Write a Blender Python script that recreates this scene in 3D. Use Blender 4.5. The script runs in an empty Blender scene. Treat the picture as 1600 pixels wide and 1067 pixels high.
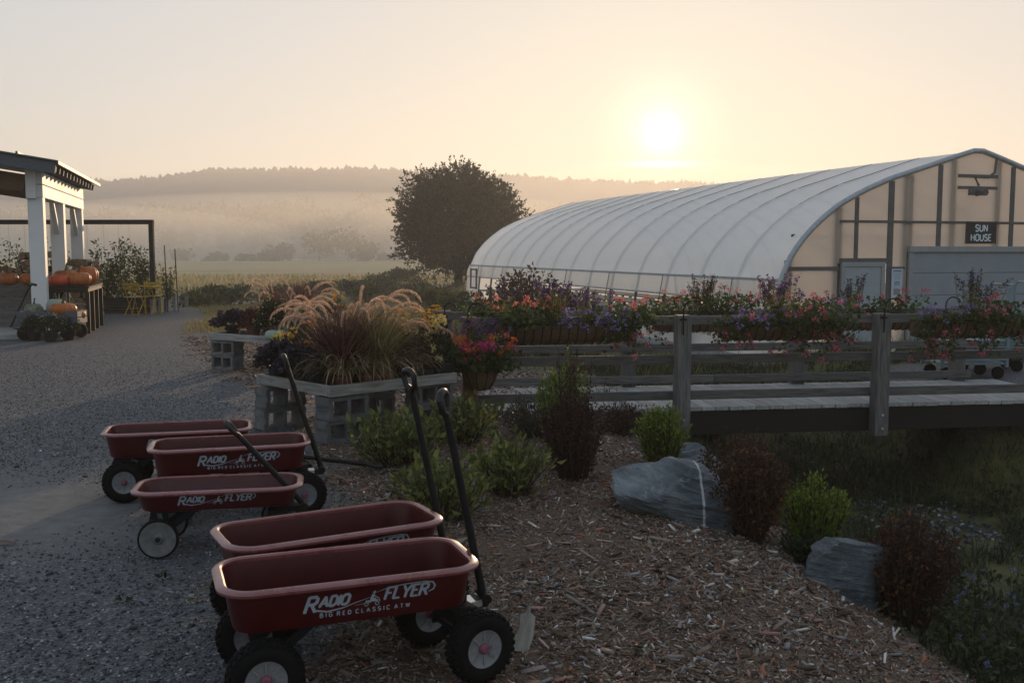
import bpy, bmesh, math, random
import numpy as np
from mathutils import Vector, Matrix
R = math.radians
sc = bpy.context.scene
col = sc.collection
rng = np.random.default_rng(7)
random.seed(7)

# ------------------------------------------------------------------ camera
CAM_H, F35 = 1.56, 35.0
cam = bpy.data.cameras.new('camera'); cam.lens = F35; cam.sensor_width = 36; cam.clip_end = 6000; cam.clip_start = .05
cob = bpy.data.objects.new('camera', cam); col.objects.link(cob)
cob.location = (0, 0, CAM_H); cob.rotation_euler = (R(90-5.16), 0, 0)
sc.camera = cob

# ------------------------------------------------------------------ sky, sun, exposure
SUN_EL, SUN_AZ = R(6.53), R(8.4)
SUND = Vector((math.sin(SUN_AZ)*math.cos(SUN_EL), math.cos(SUN_AZ)*math.cos(SUN_EL), math.sin(SUN_EL)))
SKY_STRENGTH, SUN_STRENGTH = .15, 4.7
w = bpy.data.worlds.new('World'); sc.world = w; w.use_nodes = True
nt = w.node_tree; N = nt.nodes; L = nt.links
for n in list(N): N.remove(n)
out = N.new('ShaderNodeOutputWorld'); bg = N.new('ShaderNodeBackground'); bg.inputs[1].default_value = SKY_STRENGTH
sky = N.new('ShaderNodeTexSky'); sky.sky_type = 'NISHITA'; sky.sun_disc = False
sky.sun_elevation = SUN_EL; sky.sun_rotation = SUN_AZ; sky.air_density = 1.0; sky.dust_density = 1.0; sky.ozone_density = 1.0; sky.altitude = 100
hs = N.new('ShaderNodeHueSaturation'); hs.inputs['Saturation'].default_value = 2.0
gm = N.new('ShaderNodeGamma'); gm.inputs[1].default_value = .16      # hazy air evens the sky out
L.new(sky.outputs[0], gm.inputs[0]); L.new(gm.outputs[0], hs.inputs['Color']); hs.inputs['Value'].default_value = 3.35
tc = N.new('ShaderNodeTexCoord')
dt = N.new('ShaderNodeVectorMath'); dt.operation = 'DOT_PRODUCT'; dt.inputs[1].default_value = SUND
nrm = N.new('ShaderNodeVectorMath'); nrm.operation = 'NORMALIZE'
L.new(tc.outputs['Generated'], nrm.inputs[0]); L.new(nrm.outputs[0], dt.inputs[0])
def wmath(op, a, b=None):
    m = N.new('ShaderNodeMath'); m.operation = op
    for i, v in enumerate((a, b)):
        if v is None: continue
        if isinstance(v, (int, float)): m.inputs[i].default_value = v
        else: L.new(v, m.inputs[i])
    return m.outputs[0]
def wscale(colr, fac):
    v = N.new('ShaderNodeVectorMath'); v.operation = 'SCALE'
    if isinstance(colr, tuple): v.inputs[0].default_value = colr
    else: L.new(colr, v.inputs[0])
    L.new(fac, v.inputs[3]); return v.outputs[0]
def wadd(a, b):
    v = N.new('ShaderNodeVectorMath'); L.new(a, v.inputs[0]); L.new(b, v.inputs[1]); return v.outputs[0]
dpos = wmath('MAXIMUM', dt.outputs['Value'], 0.0)
disc = wmath('MULTIPLY', wmath('POWER', dpos, 6000.0), 6.0)     # the sun's own disc seen through the haze
aur1 = wmath('MULTIPLY', wmath('POWER', dpos, 1100.0), 3.6)       # its aureole
aur2 = wmath('MULTIPLY', wmath('POWER', dpos, 90.0), .45)
glow = wadd(wadd(wscale((1.0, .93, .78), disc), wscale((1.0, .86, .58), aur1)), wscale((1.0, .76, .40), aur2))
# thin streak of cloud just under the sun, and a faint one far left
def streak(az, el, waz, wel, gain, tint):
    sx = N.new('ShaderNodeSeparateXYZ'); L.new(nrm.outputs[0], sx.inputs[0])
    a = wmath('ARCTAN2', sx.outputs[0], sx.outputs[1]); e = wmath('ARCSINE', sx.outputs[2])
    no = N.new('ShaderNodeTexNoise'); no.inputs['Scale'].default_value = 1.0; no.inputs['Detail'].default_value = 5
    mp = N.new('ShaderNodeMapping'); mp.inputs['Scale'].default_value = (26, 26, 170); L.new(nrm.outputs[0], mp.inputs[0]); L.new(mp.outputs[0], no.inputs['Vector'])
    nz = wmath('SUBTRACT', no.outputs[0], .5)
    e2 = wmath('ADD', e, wmath('MULTIPLY', nz, wel*1.6))
    da = wmath('DIVIDE', wmath('SUBTRACT', a, az), waz); de = wmath('DIVIDE', wmath('SUBTRACT', e2, el), wel)
    q = wmath('ADD', wmath('MULTIPLY', da, da), wmath('MULTIPLY', de, de))
    k = wmath('POWER', 2.718, wmath('MULTIPLY', q, -1.0))
    return wscale(tint, wmath('MULTIPLY', k, wmath('MULTIPLY', wmath('ADD', no.outputs[0], .1), gain)))
st = streak(R(8.4), R(4.85), R(1.9), R(.15), 17, (1, .9, .66))
tint = N.new('ShaderNodeVectorMath'); tint.operation = 'MULTIPLY'; tint.inputs[1].default_value = (.955, 1.0, 1.075); L.new(hs.outputs[0], tint.inputs[0])
total = wadd(wadd(tint.outputs[0], glow), st)
L.new(total, bg.inputs[0]); L.new(bg.outputs[0], out.inputs[0])

sl = bpy.data.lights.new('sun', 'SUN'); sl.energy = SUN_STRENGTH; sl.angle = R(.6); sl.color = (1.0, .68, .40)
so = bpy.data.objects.new('sun', sl); col.objects.link(so); so.rotation_euler = SUND.to_track_quat('Z', 'Y').to_euler()
so.location = (0, 0, 30)

vs = sc.view_settings; vs.view_transform = 'Standard'; vs.look = 'None'; vs.gamma = 1.0; vs.exposure = 0.0; vs.use_curve_mapping = False
cy = sc.cycles
cy.use_denoising = True
cy.max_bounces = 14; cy.diffuse_bounces = 8; cy.glossy_bounces = 3; cy.transmission_bounces = 6; cy.volume_bounces = 1; cy.transparent_max_bounces = 16
cy.sample_clamp_indirect = 6.0; cy.caustics_reflective = False; cy.caustics_refractive = False

# ------------------------------------------------------------------ helpers
def ss(t):
    t = np.clip(t, 0, 1); return t*t*(3-2*t)
def H(x, y):
    """height of the ground"""
    x = np.asarray(x, float); y = np.asarray(y, float)
    yb = 28 - 15*ss((x+7.5)/5) + 2.5*ss((x-4)/2)
    m = ss((y-yb)/7)
    dd = ss((x-.6)/3.2)*1.1 - .55*ss((x-4.6)/3)
    dd = dd*(1-.95*ss((x-4.3)/1.2)*ss((y-10.2)/.9)) * (1-ss((y-11)/5))
    z = -np.maximum(m, dd) - .6*ss((y-55)/70)
    return z
def Hf(x, y): return float(H(x, y))

def tag(o, label=None, cat=None, group=None, kind=None):
    if label: o['label'] = label
    if cat: o['category'] = cat
    if group: o['group'] = group
    if kind: o['kind'] = kind
    return o
def thing(name, label, cat, loc=(0, 0, 0), rz=0.0, group=None):
    o = bpy.data.objects.new(name, None); col.objects.link(o)
    o.empty_display_size = .1
    o.location = loc; o.rotation_euler = (0, 0, rz)
    return tag(o, label, cat, group)
def link(name, me, parent=None, loc=None, rot=None, mw=None):
    o = bpy.data.objects.new(name, me); col.objects.link(o)
    if parent: o.parent = parent
    if mw is not None: o.matrix_basis = mw
    if loc is not None: o.location = loc
    if rot is not None: o.rotation_euler = rot
    return o
def dup(o, parent=None):
    c = o.copy(); col.objects.link(c)
    if parent: c.parent = parent
    for ch in list(o.children): dup(ch, c)
    return c

def np_mesh(name, V, Fq, mat, smooth=False):
    """V (n,3); Fq (m,k) all faces with k corners"""
    me = bpy.data.meshes.new(name)
    V = np.ascontiguousarray(V, dtype=np.float32); Fq = np.ascontiguousarray(Fq, dtype=np.int32)
    m, k = Fq.shape
    me.vertices.add(len(V)); me.vertices.foreach_set('co', V.ravel())
    me.loops.add(m*k); me.loops.foreach_set('vertex_index', Fq.ravel())
    me.polygons.add(m); me.polygons.foreach_set('loop_start', np.arange(0, m*k, k, dtype=np.int32))
    if smooth: me.polygons.foreach_set('use_smooth', np.ones(m, dtype=bool))
    me.update(calc_edges=True)
    if mat: me.materials.append(mat)
    return me

class MB:
    """collects solid shapes into one mesh"""
    def __init__(s): s.v = []; s.f = []; s.sm = []
    def add(s, V, F, smooth=False):
        b = len(s.v); s.v += [tuple(p) for p in V]; s.f += [tuple(i+b for i in f) for f in F]; s.sm += [smooth]*len(F)
    def box(s, c, d, rz=0, M=None):
        x, y, z = d[0]/2, d[1]/2, d[2]/2
        P = [Vector(p) for p in ((-x,-y,-z),(x,-y,-z),(x,y,-z),(-x,y,-z),(-x,-y,z),(x,-y,z),(x,y,z),(-x,y,z))]
        T = Matrix.Translation(c) @ (M if M is not None else Matrix.Rotation(rz, 4, 'Z'))
        s.add([T @ p for p in P], [(3,2,1,0),(4,5,6,7),(0,1,5,4),(1,2,6,5),(2,3,7,6),(3,0,4,7)])
    def bar(s, a, b, w, h, up=(0,0,1)):
        a, b = Vector(a), Vector(b); d = b-a; l = d.length
        s.box((a+b)/2, (l, w, h), M=axes(d, up))
    def tube(s, pts, r, n=8, cap=True):
        pts = [Vector(p) for p in pts]; k = len(pts)
        rr = r if isinstance(r, (list, tuple)) else [r]*k
        V = []; F = []; prev = None
        for i, p in enumerate(pts):
            t = (pts[min(i+1,k-1)]-pts[max(i-1,0)]).normalized()
            if prev is None:
                u = t.orthogonal().normalized()
            else:
                u = (prev - t*prev.dot(t)); u = u.normalized() if u.length > 1e-6 else t.orthogonal().normalized()
            prev = u; q = t.cross(u)
            for j in range(n):
                a = 2*math.pi*j/n; V.append(p + (u*math.cos(a)+q*math.sin(a))*rr[i])
        for i in range(k-1):
            for j in range(n):
                F.append((i*n+j, i*n+(j+1)%n, (i+1)*n+(j+1)%n, (i+1)*n+j))
        if cap: F += [tuple(range(n))[::-1], tuple(range((k-1)*n, k*n))]
        s.add(V, F, True)
    def lathe(s, prof, n=24, T=None, cap=True):
        V = []; F = []; k = len(prof)
        for r, z in prof:
            for j in range(n):
                a = 2*math.pi*j/n; V.append(Vector((r*math.cos(a), r*math.sin(a), z)))
        for i in range(k-1):
            for j in range(n): F.append((i*n+j, i*n+(j+1)%n, (i+1)*n+(j+1)%n, (i+1)*n+j))
        if cap: F += [tuple(range(n))[::-1], tuple(range((k-1)*n, k*n))]
        if T is not None: V = [T @ v for v in V]
        s.add(V, F, True)
    def poly(s, pts): s.add(pts, [tuple(range(len(pts)))])
    def mesh(s, name, mat):
        me = bpy.data.meshes.new(name); me.from_pydata(s.v, [], s.f); me.polygons.foreach_set('use_smooth', s.sm)
        bm = bmesh.new(); bm.from_mesh(me); bmesh.ops.recalc_face_normals(bm, faces=bm.faces); bm.to_mesh(me); bm.free()
        for m in (mat if isinstance(mat, (list, tuple)) else [mat]): me.materials.append(m)
        me.set_sharp_from_angle(angle=R(42))
        return me
    def build(s, name, mat, parent=None, loc=None, rot=None):
        return link(name, s.mesh(name, mat), parent, loc, rot)

def axes(d, up=(0,0,1)):
    x = Vector(d).normalized(); u = Vector(up)
    if abs(x.dot(u.normalized())) > .99: u = Vector((0,1,0)) if abs(x.y) < .9 else Vector((1,0,0))
    y = u.cross(x).normalized(); z = x.cross(y)
    return Matrix((x, y, z)).transposed().to_4x4()
_bc = {}
def board_mesh(l, w, h, mat, bev=.004, name='board'):
    k = (round(l,3), round(w,3), round(h,3), mat.name, bev)
    if k not in _bc:
        bm = bmesh.new(); bmesh.ops.create_cube(bm, size=1)
        for v in bm.verts: v.co = Vector((v.co.x*l, v.co.y*w, v.co.z*h))
        if bev: bmesh.ops.bevel(bm, geom=list(bm.edges), offset=min(bev, w*.3, h*.3), segments=1, affect='EDGES')
        me = bpy.data.meshes.new(name); bm.to_mesh(me); bm.free(); me.materials.append(mat); _bc[k] = me
    return _bc[k]
def board(name, a, b, w, h, mat, parent=None, up=(0,0,1), bev=.004):
    """a board from a to b (local +X along it), w across, h along up"""
    a, b = Vector(a), Vector(b); d = b-a
    return link(name, board_mesh(d.length, w, h, mat, bev, name), parent, mw=Matrix.Translation((a+b)/2) @ axes(d, up))

# ------------------------------------------------------------------ materials
def newmat(name):
    m = bpy.data.materials.new(name); m.use_nodes = True; t = m.node_tree
    for n in list(t.nodes): t.nodes.remove(n)
    o = t.nodes.new('ShaderNodeOutputMaterial'); return m, t, o
def ramp(t, fac, stops):
    r = t.nodes.new('ShaderNodeValToRGB'); t.links.new(fac, r.inputs[0])
    e = r.color_ramp.elements
    while len(e) < len(stops): e.new(.5)
    for el, (p, c) in zip(e, stops): el.position = p; el.color = (*c, 1)
    return r.outputs[0]
def noise(t, scale, detail=4, vec=None, rough=.55):
    n = t.nodes.new('ShaderNodeTexNoise'); n.inputs['Scale'].default_value = scale; n.inputs['Detail'].default_value = detail; n.inputs['Roughness'].default_value = rough
    if vec is not None: t.links.new(vec, n.inputs['Vector'])
    return n.outputs[0]
def coords(t, stretch=None, rnd=True):
    c = t.nodes.new('ShaderNodeTexCoord'); v = c.outputs['Object']
    if stretch or rnd:
        mp = t.nodes.new('ShaderNodeMapping'); t.links.new(v, mp.inputs[0])
        if stretch: mp.inputs['Scale'].default_value = stretch
        if rnd:
            oi = t.nodes.new('ShaderNodeObjectInfo'); mu = t.nodes.new('ShaderNodeMath'); mu.operation = 'MULTIPLY'; mu.inputs[1].default_value = 37
            t.links.new(oi.outputs['Random'], mu.inputs[0]); t.links.new(mu.outputs[0], mp.inputs['Location'])
        v = mp.outputs[0]
    return v
def mixc(t, fac, a, b, mode='MIX'):
    m = t.nodes.new('ShaderNodeMix'); m.data_type = 'RGBA'; m.blend_type = mode
    for i, x in ((0, fac), (6, a), (7, b)):
        if isinstance(x, tuple): m.inputs[i].default_value = (*x, 1)
        elif isinstance(x, (int, float)): m.inputs[i].default_value = x
        else: t.links.new(x, m.inputs[i])
    return m.outputs[2]
def scl(c, k): return tuple(min(1, x*k) for x in c)
def mat(name, c, rough=.7, var=.3, scale=6, bump=0, bscale=60, metal=0, c2=None, stretch=None, spec=.4, objvar=.0, detail=5, coat=0):
    """solid surface: two-tone noise colour, fine relief"""
    m, t, o = newmat(name); b = t.nodes.new('ShaderNodeBsdfPrincipled'); t.links.new(b.outputs[0], o.inputs[0])
    v = coords(t, stretch)
    n1 = noise(t, scale, detail, v)
    a, d = scl(c, 1-var), scl(c, 1+var)
    cc = ramp(t, n1, [(.3, a), (.7, c2 or d)])
    if objvar:
        oi = t.nodes.new('ShaderNodeObjectInfo'); h = t.nodes.new('ShaderNodeHueSaturation'); t.links.new(cc, h.inputs['Color'])
        mr = t.nodes.new('ShaderNodeMapRange'); t.links.new(oi.outputs['Random'], mr.inputs[0]); mr.inputs[3].default_value = 1-objvar; mr.inputs[4].default_value = 1+objvar
        t.links.new(mr.outputs[0], h.inputs['Value']); cc = h.outputs[0]
    t.links.new(cc, b.inputs['Base Color'])
    b.inputs['Metallic'].default_value = metal; b.inputs['Specular IOR Level'].default_value = spec
    b.inputs['Coat Weight'].default_value = coat
    rr = t.nodes.new('ShaderNodeMapRange'); t.links.new(n1, rr.inputs[0]); rr.inputs[3].default_value = max(.03, rough-.12); rr.inputs[4].default_value = min(1, rough+.12)
    t.links.new(rr.outputs[0], b.inputs['Roughness'])
    if bump:
        bp = t.nodes.new('ShaderNodeBump'); bp.inputs['Strength'].default_value = bump; bp.inputs['Distance'].default_value = .01
        t.links.new(noise(t, bscale, 5, v), bp.inputs['Height']); t.links.new(bp.outputs[0], b.inputs['Normal'])
    return m
def leafmat(name, c, c2=None, trans=.35, rough=.55, var=.35):
    """thin leaves: each leaf its own tone, part of the light passes through"""
    m, t, o = newmat(name)
    g = t.nodes.new('ShaderNodeNewGeometry'); c2 = c2 or scl(c, 1.5)
    cc = ramp(t, g.outputs['Random Per Island'], [(0, scl(c, 1-var)), (.55, c), (1, c2)])
    p = t.nodes.new('ShaderNodeBsdfPrincipled'); t.links.new(cc, p.inputs['Base Color']); p.inputs['Roughness'].default_value = rough; p.inputs['Specular IOR Level'].default_value = .3
    tr = t.nodes.new('ShaderNodeBsdfTranslucent'); tc2 = mixc(t, .5, cc, (.9, .8, .25), 'MULTIPLY')
    ga = t.nodes.new('ShaderNodeBrightContrast'); t.links.new(cc, ga.inputs[0]); ga.inputs[1].default_value = .02
    t.links.new(ga.outputs[0], tr.inputs[0])
    mx = t.nodes.new('ShaderNodeMixShader'); mx.inputs[0].default_value = trans
    t.links.new(p.outputs[0], mx.inputs[1]); t.links.new(tr.outputs[0], mx.inputs[2]); t.links.new(mx.outputs[0], o.inputs[0])
    return m

WOODG = mat('weathered_grey_wood', (.105,.10,.10), .8, .4, 5, .5, 50, stretch=(1,14,14), c2=(.18,.17,.165), objvar=.18)
WOODB = mat('brown_wood', (.16,.09,.05), .75, .35, 5, .4, 50, stretch=(1,12,12), objvar=.15)
WOODD = mat('dark_timber', (.015,.013,.0125), .85, .4, 5, .5, 40, stretch=(1,12,12), objvar=.1)
WOODW = mat('pale_whitewashed_board', (.25,.24,.23), .8, .35, 4, .5, 60, stretch=(1,10,10), c2=(.38,.365,.345), objvar=.12)
DECK = mat('deck_plank_wood', (.30,.30,.30), .7, .25, 4, .4, 50, stretch=(1,12,12), c2=(.45,.44,.43), objvar=.16)
WHITE = mat('white_paint', (.68,.68,.675), .5, .04, 3, .05, 40)
CONC = mat('concrete_block', (.105,.108,.113), .9, .25, 9, .7, 120, c2=(.165,.168,.17), objvar=.1)
BLACKM = mat('black_metal', (.012,.012,.013), .6, .2, 10, .1, 60, metal=.0, spec=.18)
BLACKP = mat('black_plastic', (.010,.010,.011), .5, .3, 10)
SLATE = mat('dark_roof_metal', (.06,.068,.08), .45, .2, 5)
FASC = mat('grey_blue_fascia', (.075,.085,.105), .6, .2, 6, .2, 40, stretch=(1,8,8))
YEL = mat('yellow_paint', (.40,.25,.015), .45, .08, 6)
def dusty(name, c, dust, amt, rough, coat=.2, bump=.03, spec=.5):
    """enamel with dust settled on what faces up, grimy patches and fine scratches"""
    m, t, o = newmat(name); b = t.nodes.new('ShaderNodeBsdfPrincipled'); t.links.new(b.outputs[0], o.inputs[0]); v = coords(t)
    base = ramp(t, noise(t, 14, 5, v), [(.3, scl(c, .88)), (.7, scl(c, 1.12))])
    g = t.nodes.new('ShaderNodeNewGeometry'); sx = t.nodes.new('ShaderNodeSeparateXYZ'); t.links.new(g.outputs['Normal'], sx.inputs[0])
    up = t.nodes.new('ShaderNodeMapRange'); t.links.new(sx.outputs[2], up.inputs[0]); up.inputs[1].default_value = -.2; up.inputs[2].default_value = 1; up.inputs[3].default_value = .35; up.inputs[4].default_value = 1.0
    pat = ramp(t, noise(t, 7, 8, v, .7), [(.38, (0,0,0)), (.75, (1,1,1))]); scr = ramp(t, noise(t, 9, 3, coords(t, (1, 12, 30))), [(.66, (0,0,0)), (.70, (.55,.55,.55)), (.72, (0,0,0))])
    mu_ = t.nodes.new('ShaderNodeMath'); mu_.operation = 'MULTIPLY'; t.links.new(pat, mu_.inputs[0]); t.links.new(up.outputs[0], mu_.inputs[1])
    m2 = t.nodes.new('ShaderNodeMath'); m2.operation = 'MULTIPLY_ADD'; t.links.new(mu_.outputs[0], m2.inputs[0]); m2.inputs[1].default_value = amt; t.links.new(mixc(t, .22, (0,0,0), scr), m2.inputs[2])
    t.links.new(mixc(t, m2.outputs[0], base, dust), b.inputs['Base Color'])
    rr = t.nodes.new('ShaderNodeMapRange'); t.links.new(m2.outputs[0], rr.inputs[0]); rr.inputs[2].default_value = .5; rr.inputs[3].default_value = rough; rr.inputs[4].default_value = .75; t.links.new(rr.outputs[0], b.inputs['Roughness'])
    b.inputs['Specular IOR Level'].default_value = spec; b.inputs['Coat Weight'].default_value = coat; b.inputs['Coat Roughness'].default_value = .2
    bp = t.nodes.new('ShaderNodeBump'); bp.inputs['Strength'].default_value = bump*4; bp.inputs['Distance'].default_value = .01; t.links.new(noise(t, 5, 6, v, .6), bp.inputs['Height']); t.links.new(bp.outputs[0], b.inputs['Normal'])
    return m
REDP = dusty('red_enamel', (.060,.0026,.0038), (.09,.055,.048), .15, .36, .08, .03, .4)
PINKW = mat('worn_pink_rim', (.30,.10,.095), .5, .2, 40, .1, 200)
HUBG = mat('wheel_grey', (.20,.20,.21), .5, .15, 30)
HUBP = mat('faded_pink_cap', (.20,.065,.10), .45, .1, 20)
RUB = dusty('tyre_rubber', (.006,.006,.006), (.06,.052,.045), .13, .85, 0, .06, .15)
SILV = mat('galvanised_steel', (.62,.62,.60), .35, .1, 25, metal=.9)
LETW = mat('white_lettering', (.33,.37,.43), .5, .05, 20)
TERRA = mat('terracotta_plastic', (.12,.038,.025), .6, .2, 10)
SOIL = mat('potting_soil', (.025,.018,.013), .95, .4, 60, 1, 150)
COIR = mat('coir_liner', (.15,.09,.05), .95, .4, 30, 1, 120, stretch=(1,1,5))
PUMP = mat('pumpkin_skin', (.36,.085,.014), .42, .18, 5, .05, 60, c2=(.42,.115,.02), objvar=.15)
PUMPR = mat('red_orange_pumpkin_skin', (.42,.05,.012), .4, .15, 5)
PUMPW = mat('blue_green_squash_skin', (.24,.30,.25), .5, .15, 6)
PUMPG = mat('mottled_green_gourd_skin', (.07,.09,.055), .5, .5, 14, c2=(.24,.25,.16))
STEM = mat('pumpkin_stem', (.085,.075,.035), .8, .3, 20, .5, 80)
BARK = mat('tree_bark', (.045,.034,.026), .95, .35, 12, .8, 40, stretch=(3,3,.6))
STEMB = mat('twig', (.05,.03,.02), .85, .3, 20)
# ------------------------------------------------------------------ ground
def xmulch(y):
    """gravel lies left of this line, bark mulch right of it"""
    return np.interp(y, [-10, 3.2, 4.5, 6.6, 8.0, 10.2, 11.7, 15.5, 18], [-1.0, -1.0, -1.05, -1.25, -1.75, -2.4, -3.4, -5.3, -6.2])
def zones(x, y):
    wob = .16*np.sin(x*3.1+y*1.7)+.12*np.sin(x*7.3-y*5.1)+.07*np.sin(13*x+9*y)
    mulch = ss((x-xmulch(y)+wob)/.35)
    mulch *= 1-ss((y-17.5+wob*2)/1.5)*ss((x+40)/1)
    # the ditch and everything beyond the bridge is grass and weeds
    xb = np.interp(y, [-10, 3.6, 4.3, 5.6, 6.4, 8.3, 9.3], [2.3, 2.25, 2.2, 2.1, 1.75, 1.2, .9])
    dit = ss((x-xb+wob*.5)/.3)
    back = ss((y-12.3+wob)/.8)*ss((x+3.2-np.maximum(0, 14-y)*.2)/.8)
    lawn = ss((y-18.6+wob*2)/1.2)*ss((x-np.interp(y, [18, 20, 24, 28, 40], [-6.5, -6.7, -7.8, -9.0, -9.5])+wob)/.6)
    far = ss((y-28.2+wob*2)/1.2)
    landing = ss((x-4.8)/.4)*ss((y-10.6)/.4)*(1-ss((y-13.5)/1))
    grass = np.clip(np.maximum.reduce([dit, back, lawn, far])-landing, 0, 1)
    mulch = mulch*(1-grass)*(1-landing)
    dirt = np.exp(-(((x+3.4+.25*(y-6))/1.5)**2+((y-5.9)/.95)**2))*1.25+wob*.4*np.exp(-((x+2.5)**2+(y-6)**2)/9)
    dirt = np.clip(dirt, 0, 1)*(1-mulch)*(1-grass)
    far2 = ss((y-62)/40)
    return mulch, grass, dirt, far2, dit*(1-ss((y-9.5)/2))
def grid_axis(lo, hi, near_lo, near_hi, step, n_out):
    a = np.arange(near_lo, near_hi+1e-6, step)
    up = near_hi + (hi-near_hi)*np.linspace(0, 1, n_out+1)[1:]**3
    dn = near_lo - (near_lo-lo)*np.linspace(0, 1, n_out+1)[1:]**3
    return np.concatenate([dn[::-1], a, up])
gx = grid_axis(-800, 800, -7, 5, .06, 70); gy = grid_axis(-60, 900, 1.6, 13, .06, 90)
X, Y = np.meshgrid(gx, gy)
def smooth_noise(x, y, seed=0):
    r = np.random.default_rng(seed); z = np.zeros_like(x)
    for k in range(14):
        a = r.uniform(0, 6.28); f = r.uniform(.6, 3.2)*(1+k*.25); z += np.sin(x*np.cos(a)*f+y*np.sin(a)*f+r.uniform(0, 6))/(1+k*.35)
    return z/6
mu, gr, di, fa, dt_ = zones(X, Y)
Z = H(X, Y)
near = np.exp(-((X/12)**2+(np.maximum(Y, 0)/18)**2))
Z = Z + smooth_noise(X, Y, 1)*near*(.012+.030*mu+.05*dt_) - .012*di
Z = Z + smooth_noise(X*.06, Y*.06, 2)*.25*ss((Y-45)/40)
GRID = (gx, gy, Z)
def ground(x, y):
    """height of the ground sheet itself (with its small bumps)"""
    x = np.atleast_1d(np.asarray(x, float)); y = np.atleast_1d(np.asarray(y, float))
    i = np.clip(np.searchsorted(gx, x)-1, 0, len(gx)-2); j = np.clip(np.searchsorted(gy, y)-1, 0, len(gy)-2)
    fx = (x-gx[i])/(gx[i+1]-gx[i]); fy = (y-gy[j])/(gy[j+1]-gy[j])
    return (Z[j, i]*(1-fx)*(1-fy)+Z[j, i+1]*fx*(1-fy)+Z[j+1, i]*(1-fx)*fy+Z[j+1, i+1]*fx*fy)
def g1(x, y): return float(ground(x, y)[0])
nx, ny = len(gx), len(gy)
idx = np.arange(nx*ny).reshape(ny, nx)
Fq = np.stack([idx[:-1, :-1], idx[:-1, 1:], idx[1:, 1:], idx[1:, :-1]], -1).reshape(-1, 4)

def ground_mat():
    m, t, o = newmat('ground'); b = t.nodes.new('ShaderNodeBsdfPrincipled'); t.links.new(b.outputs[0], o.inputs[0])
    c = t.nodes.new('ShaderNodeTexCoord').outputs['Object']
    a = t.nodes.new('ShaderNodeAttribute'); a.attribute_name = 'zone'
    sp = t.nodes.new('ShaderNodeSeparateColor'); t.links.new(a.outputs['Color'], sp.inputs[0])
    vo = t.nodes.new('ShaderNodeTexVoronoi'); vo.inputs['Scale'].default_value = 80; t.links.new(c, vo.inputs['Vector'])
    vs_ = t.nodes.new('ShaderNodeSeparateColor'); t.links.new(vo.outputs['Color'], vs_.inputs[0])
    grav = ramp(t, vs_.outputs[0], [(0, (.030,.032,.037)), (.5, (.078,.082,.092)), (.85, (.14,.144,.155)), (1, (.30,.30,.31))])
    big = noise(t, .8, 6, c)
    grav = mixc(t, ramp(t, big, [(.35, (0,0,0)), (.7, (.6,.6,.6))]), grav, (.088,.089,.094))
    dirt = ramp(t, noise(t, 9, 8, c, .65), [(.3, (.10,.10,.10)), (.7, (.165,.165,.165))])
    mul = ramp(t, noise(t, 45, 6, c, .7), [(.3, (.028,.018,.012)), (.55, (.11,.070,.048)), (.8, (.23,.155,.11))])
    gn = noise(t, 3, 8, c, .7)
    gra = ramp(t, gn, [(.3, (.032,.040,.013)), (.5, (.075,.075,.025)), (.72, (.15,.125,.045))])
    far = ramp(t, noise(t, .05, 6, c, .6), [(.3, (.17,.15,.065)), (.55, (.26,.22,.11)), (.75, (.15,.14,.06))])  # mist over the far field painted in as paler straw
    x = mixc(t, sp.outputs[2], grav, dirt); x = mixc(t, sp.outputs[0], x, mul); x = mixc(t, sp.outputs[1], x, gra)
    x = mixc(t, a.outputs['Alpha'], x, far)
    t.links.new(x, b.inputs['Base Color']); b.inputs['Roughness'].default_value = .85; b.inputs['Specular IOR Level'].default_value = .3
    bp = t.nodes.new('ShaderNodeBump'); bp.inputs['Distance'].default_value = .012
    h = mixc(t, sp.outputs[0], vo.outputs['Distance'], noise(t, 60, 6, c, .7))
    t.links.new(h, bp.inputs['Height']); bp.invert = False
    st_ = t.nodes.new('ShaderNodeMath'); st_.operation = 'MULTIPLY_ADD'; st_.inputs[1].default_value = -.6; st_.inputs[2].default_value = .8
    t.links.new(sp.outputs[2], st_.inputs[0]); t.links.new(st_.outputs[0], bp.inputs['Strength'])
    t.links.new(bp.outputs[0], b.inputs['Normal'])
    return m
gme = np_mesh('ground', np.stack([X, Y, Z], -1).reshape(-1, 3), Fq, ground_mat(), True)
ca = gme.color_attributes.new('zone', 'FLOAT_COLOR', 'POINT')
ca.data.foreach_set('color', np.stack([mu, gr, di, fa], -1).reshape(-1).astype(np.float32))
tag(link('ground', gme), 'gravel yard, bark mulch bed and grass running out to a hazy field', kind='structure')

# ------------------------------------------------------------------ hill far behind the field
PX = lambda u, v, y: ((u-800)/1555*y, y, CAM_H+(393-v)/1555*y)
hu = [-1400,-700,-300,0,100,150,200,250,300,350,400,450,500,550,600,640,700,800,850,950,1060,1200,1500,2000,3000]
hv = [330,315,296,284,290,291,288,286,278,272,273,271,273,270,270,275,282,281,285,290,291,299,312,325,345]
YH = 800
hx = np.linspace(-900, 900, 520)
crest = np.interp(hx, [(u-800)/1555*YH for u in hu], [CAM_H+(393-v)/1555*YH for v in hv])
tt = np.linspace(0, 1, 40)
hr = np.random.default_rng(5)
HX = np.repeat(hx[None], 40, 0); HY = YH-190*(1-tt[:, None])+0*HX
prof = ss(tt[:, None])**.9
HZ = -2.5+(crest[None]+2.5)*prof
HZ += smooth_noise(HX*.05, HY*.05, 8)*5.0*prof*(1-prof)*4*.6
HZ += hr.normal(0, .65, HZ.shape)*prof
back = np.stack([hx, np.full_like(hx, YH+160), np.full_like(hx, -3.)], -1)
V = np.concatenate([np.stack([HX, HY, HZ], -1).reshape(-1, 3), back])
n_ = len(hx); ii = np.arange(41*n_).reshape(41, n_)
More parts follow.
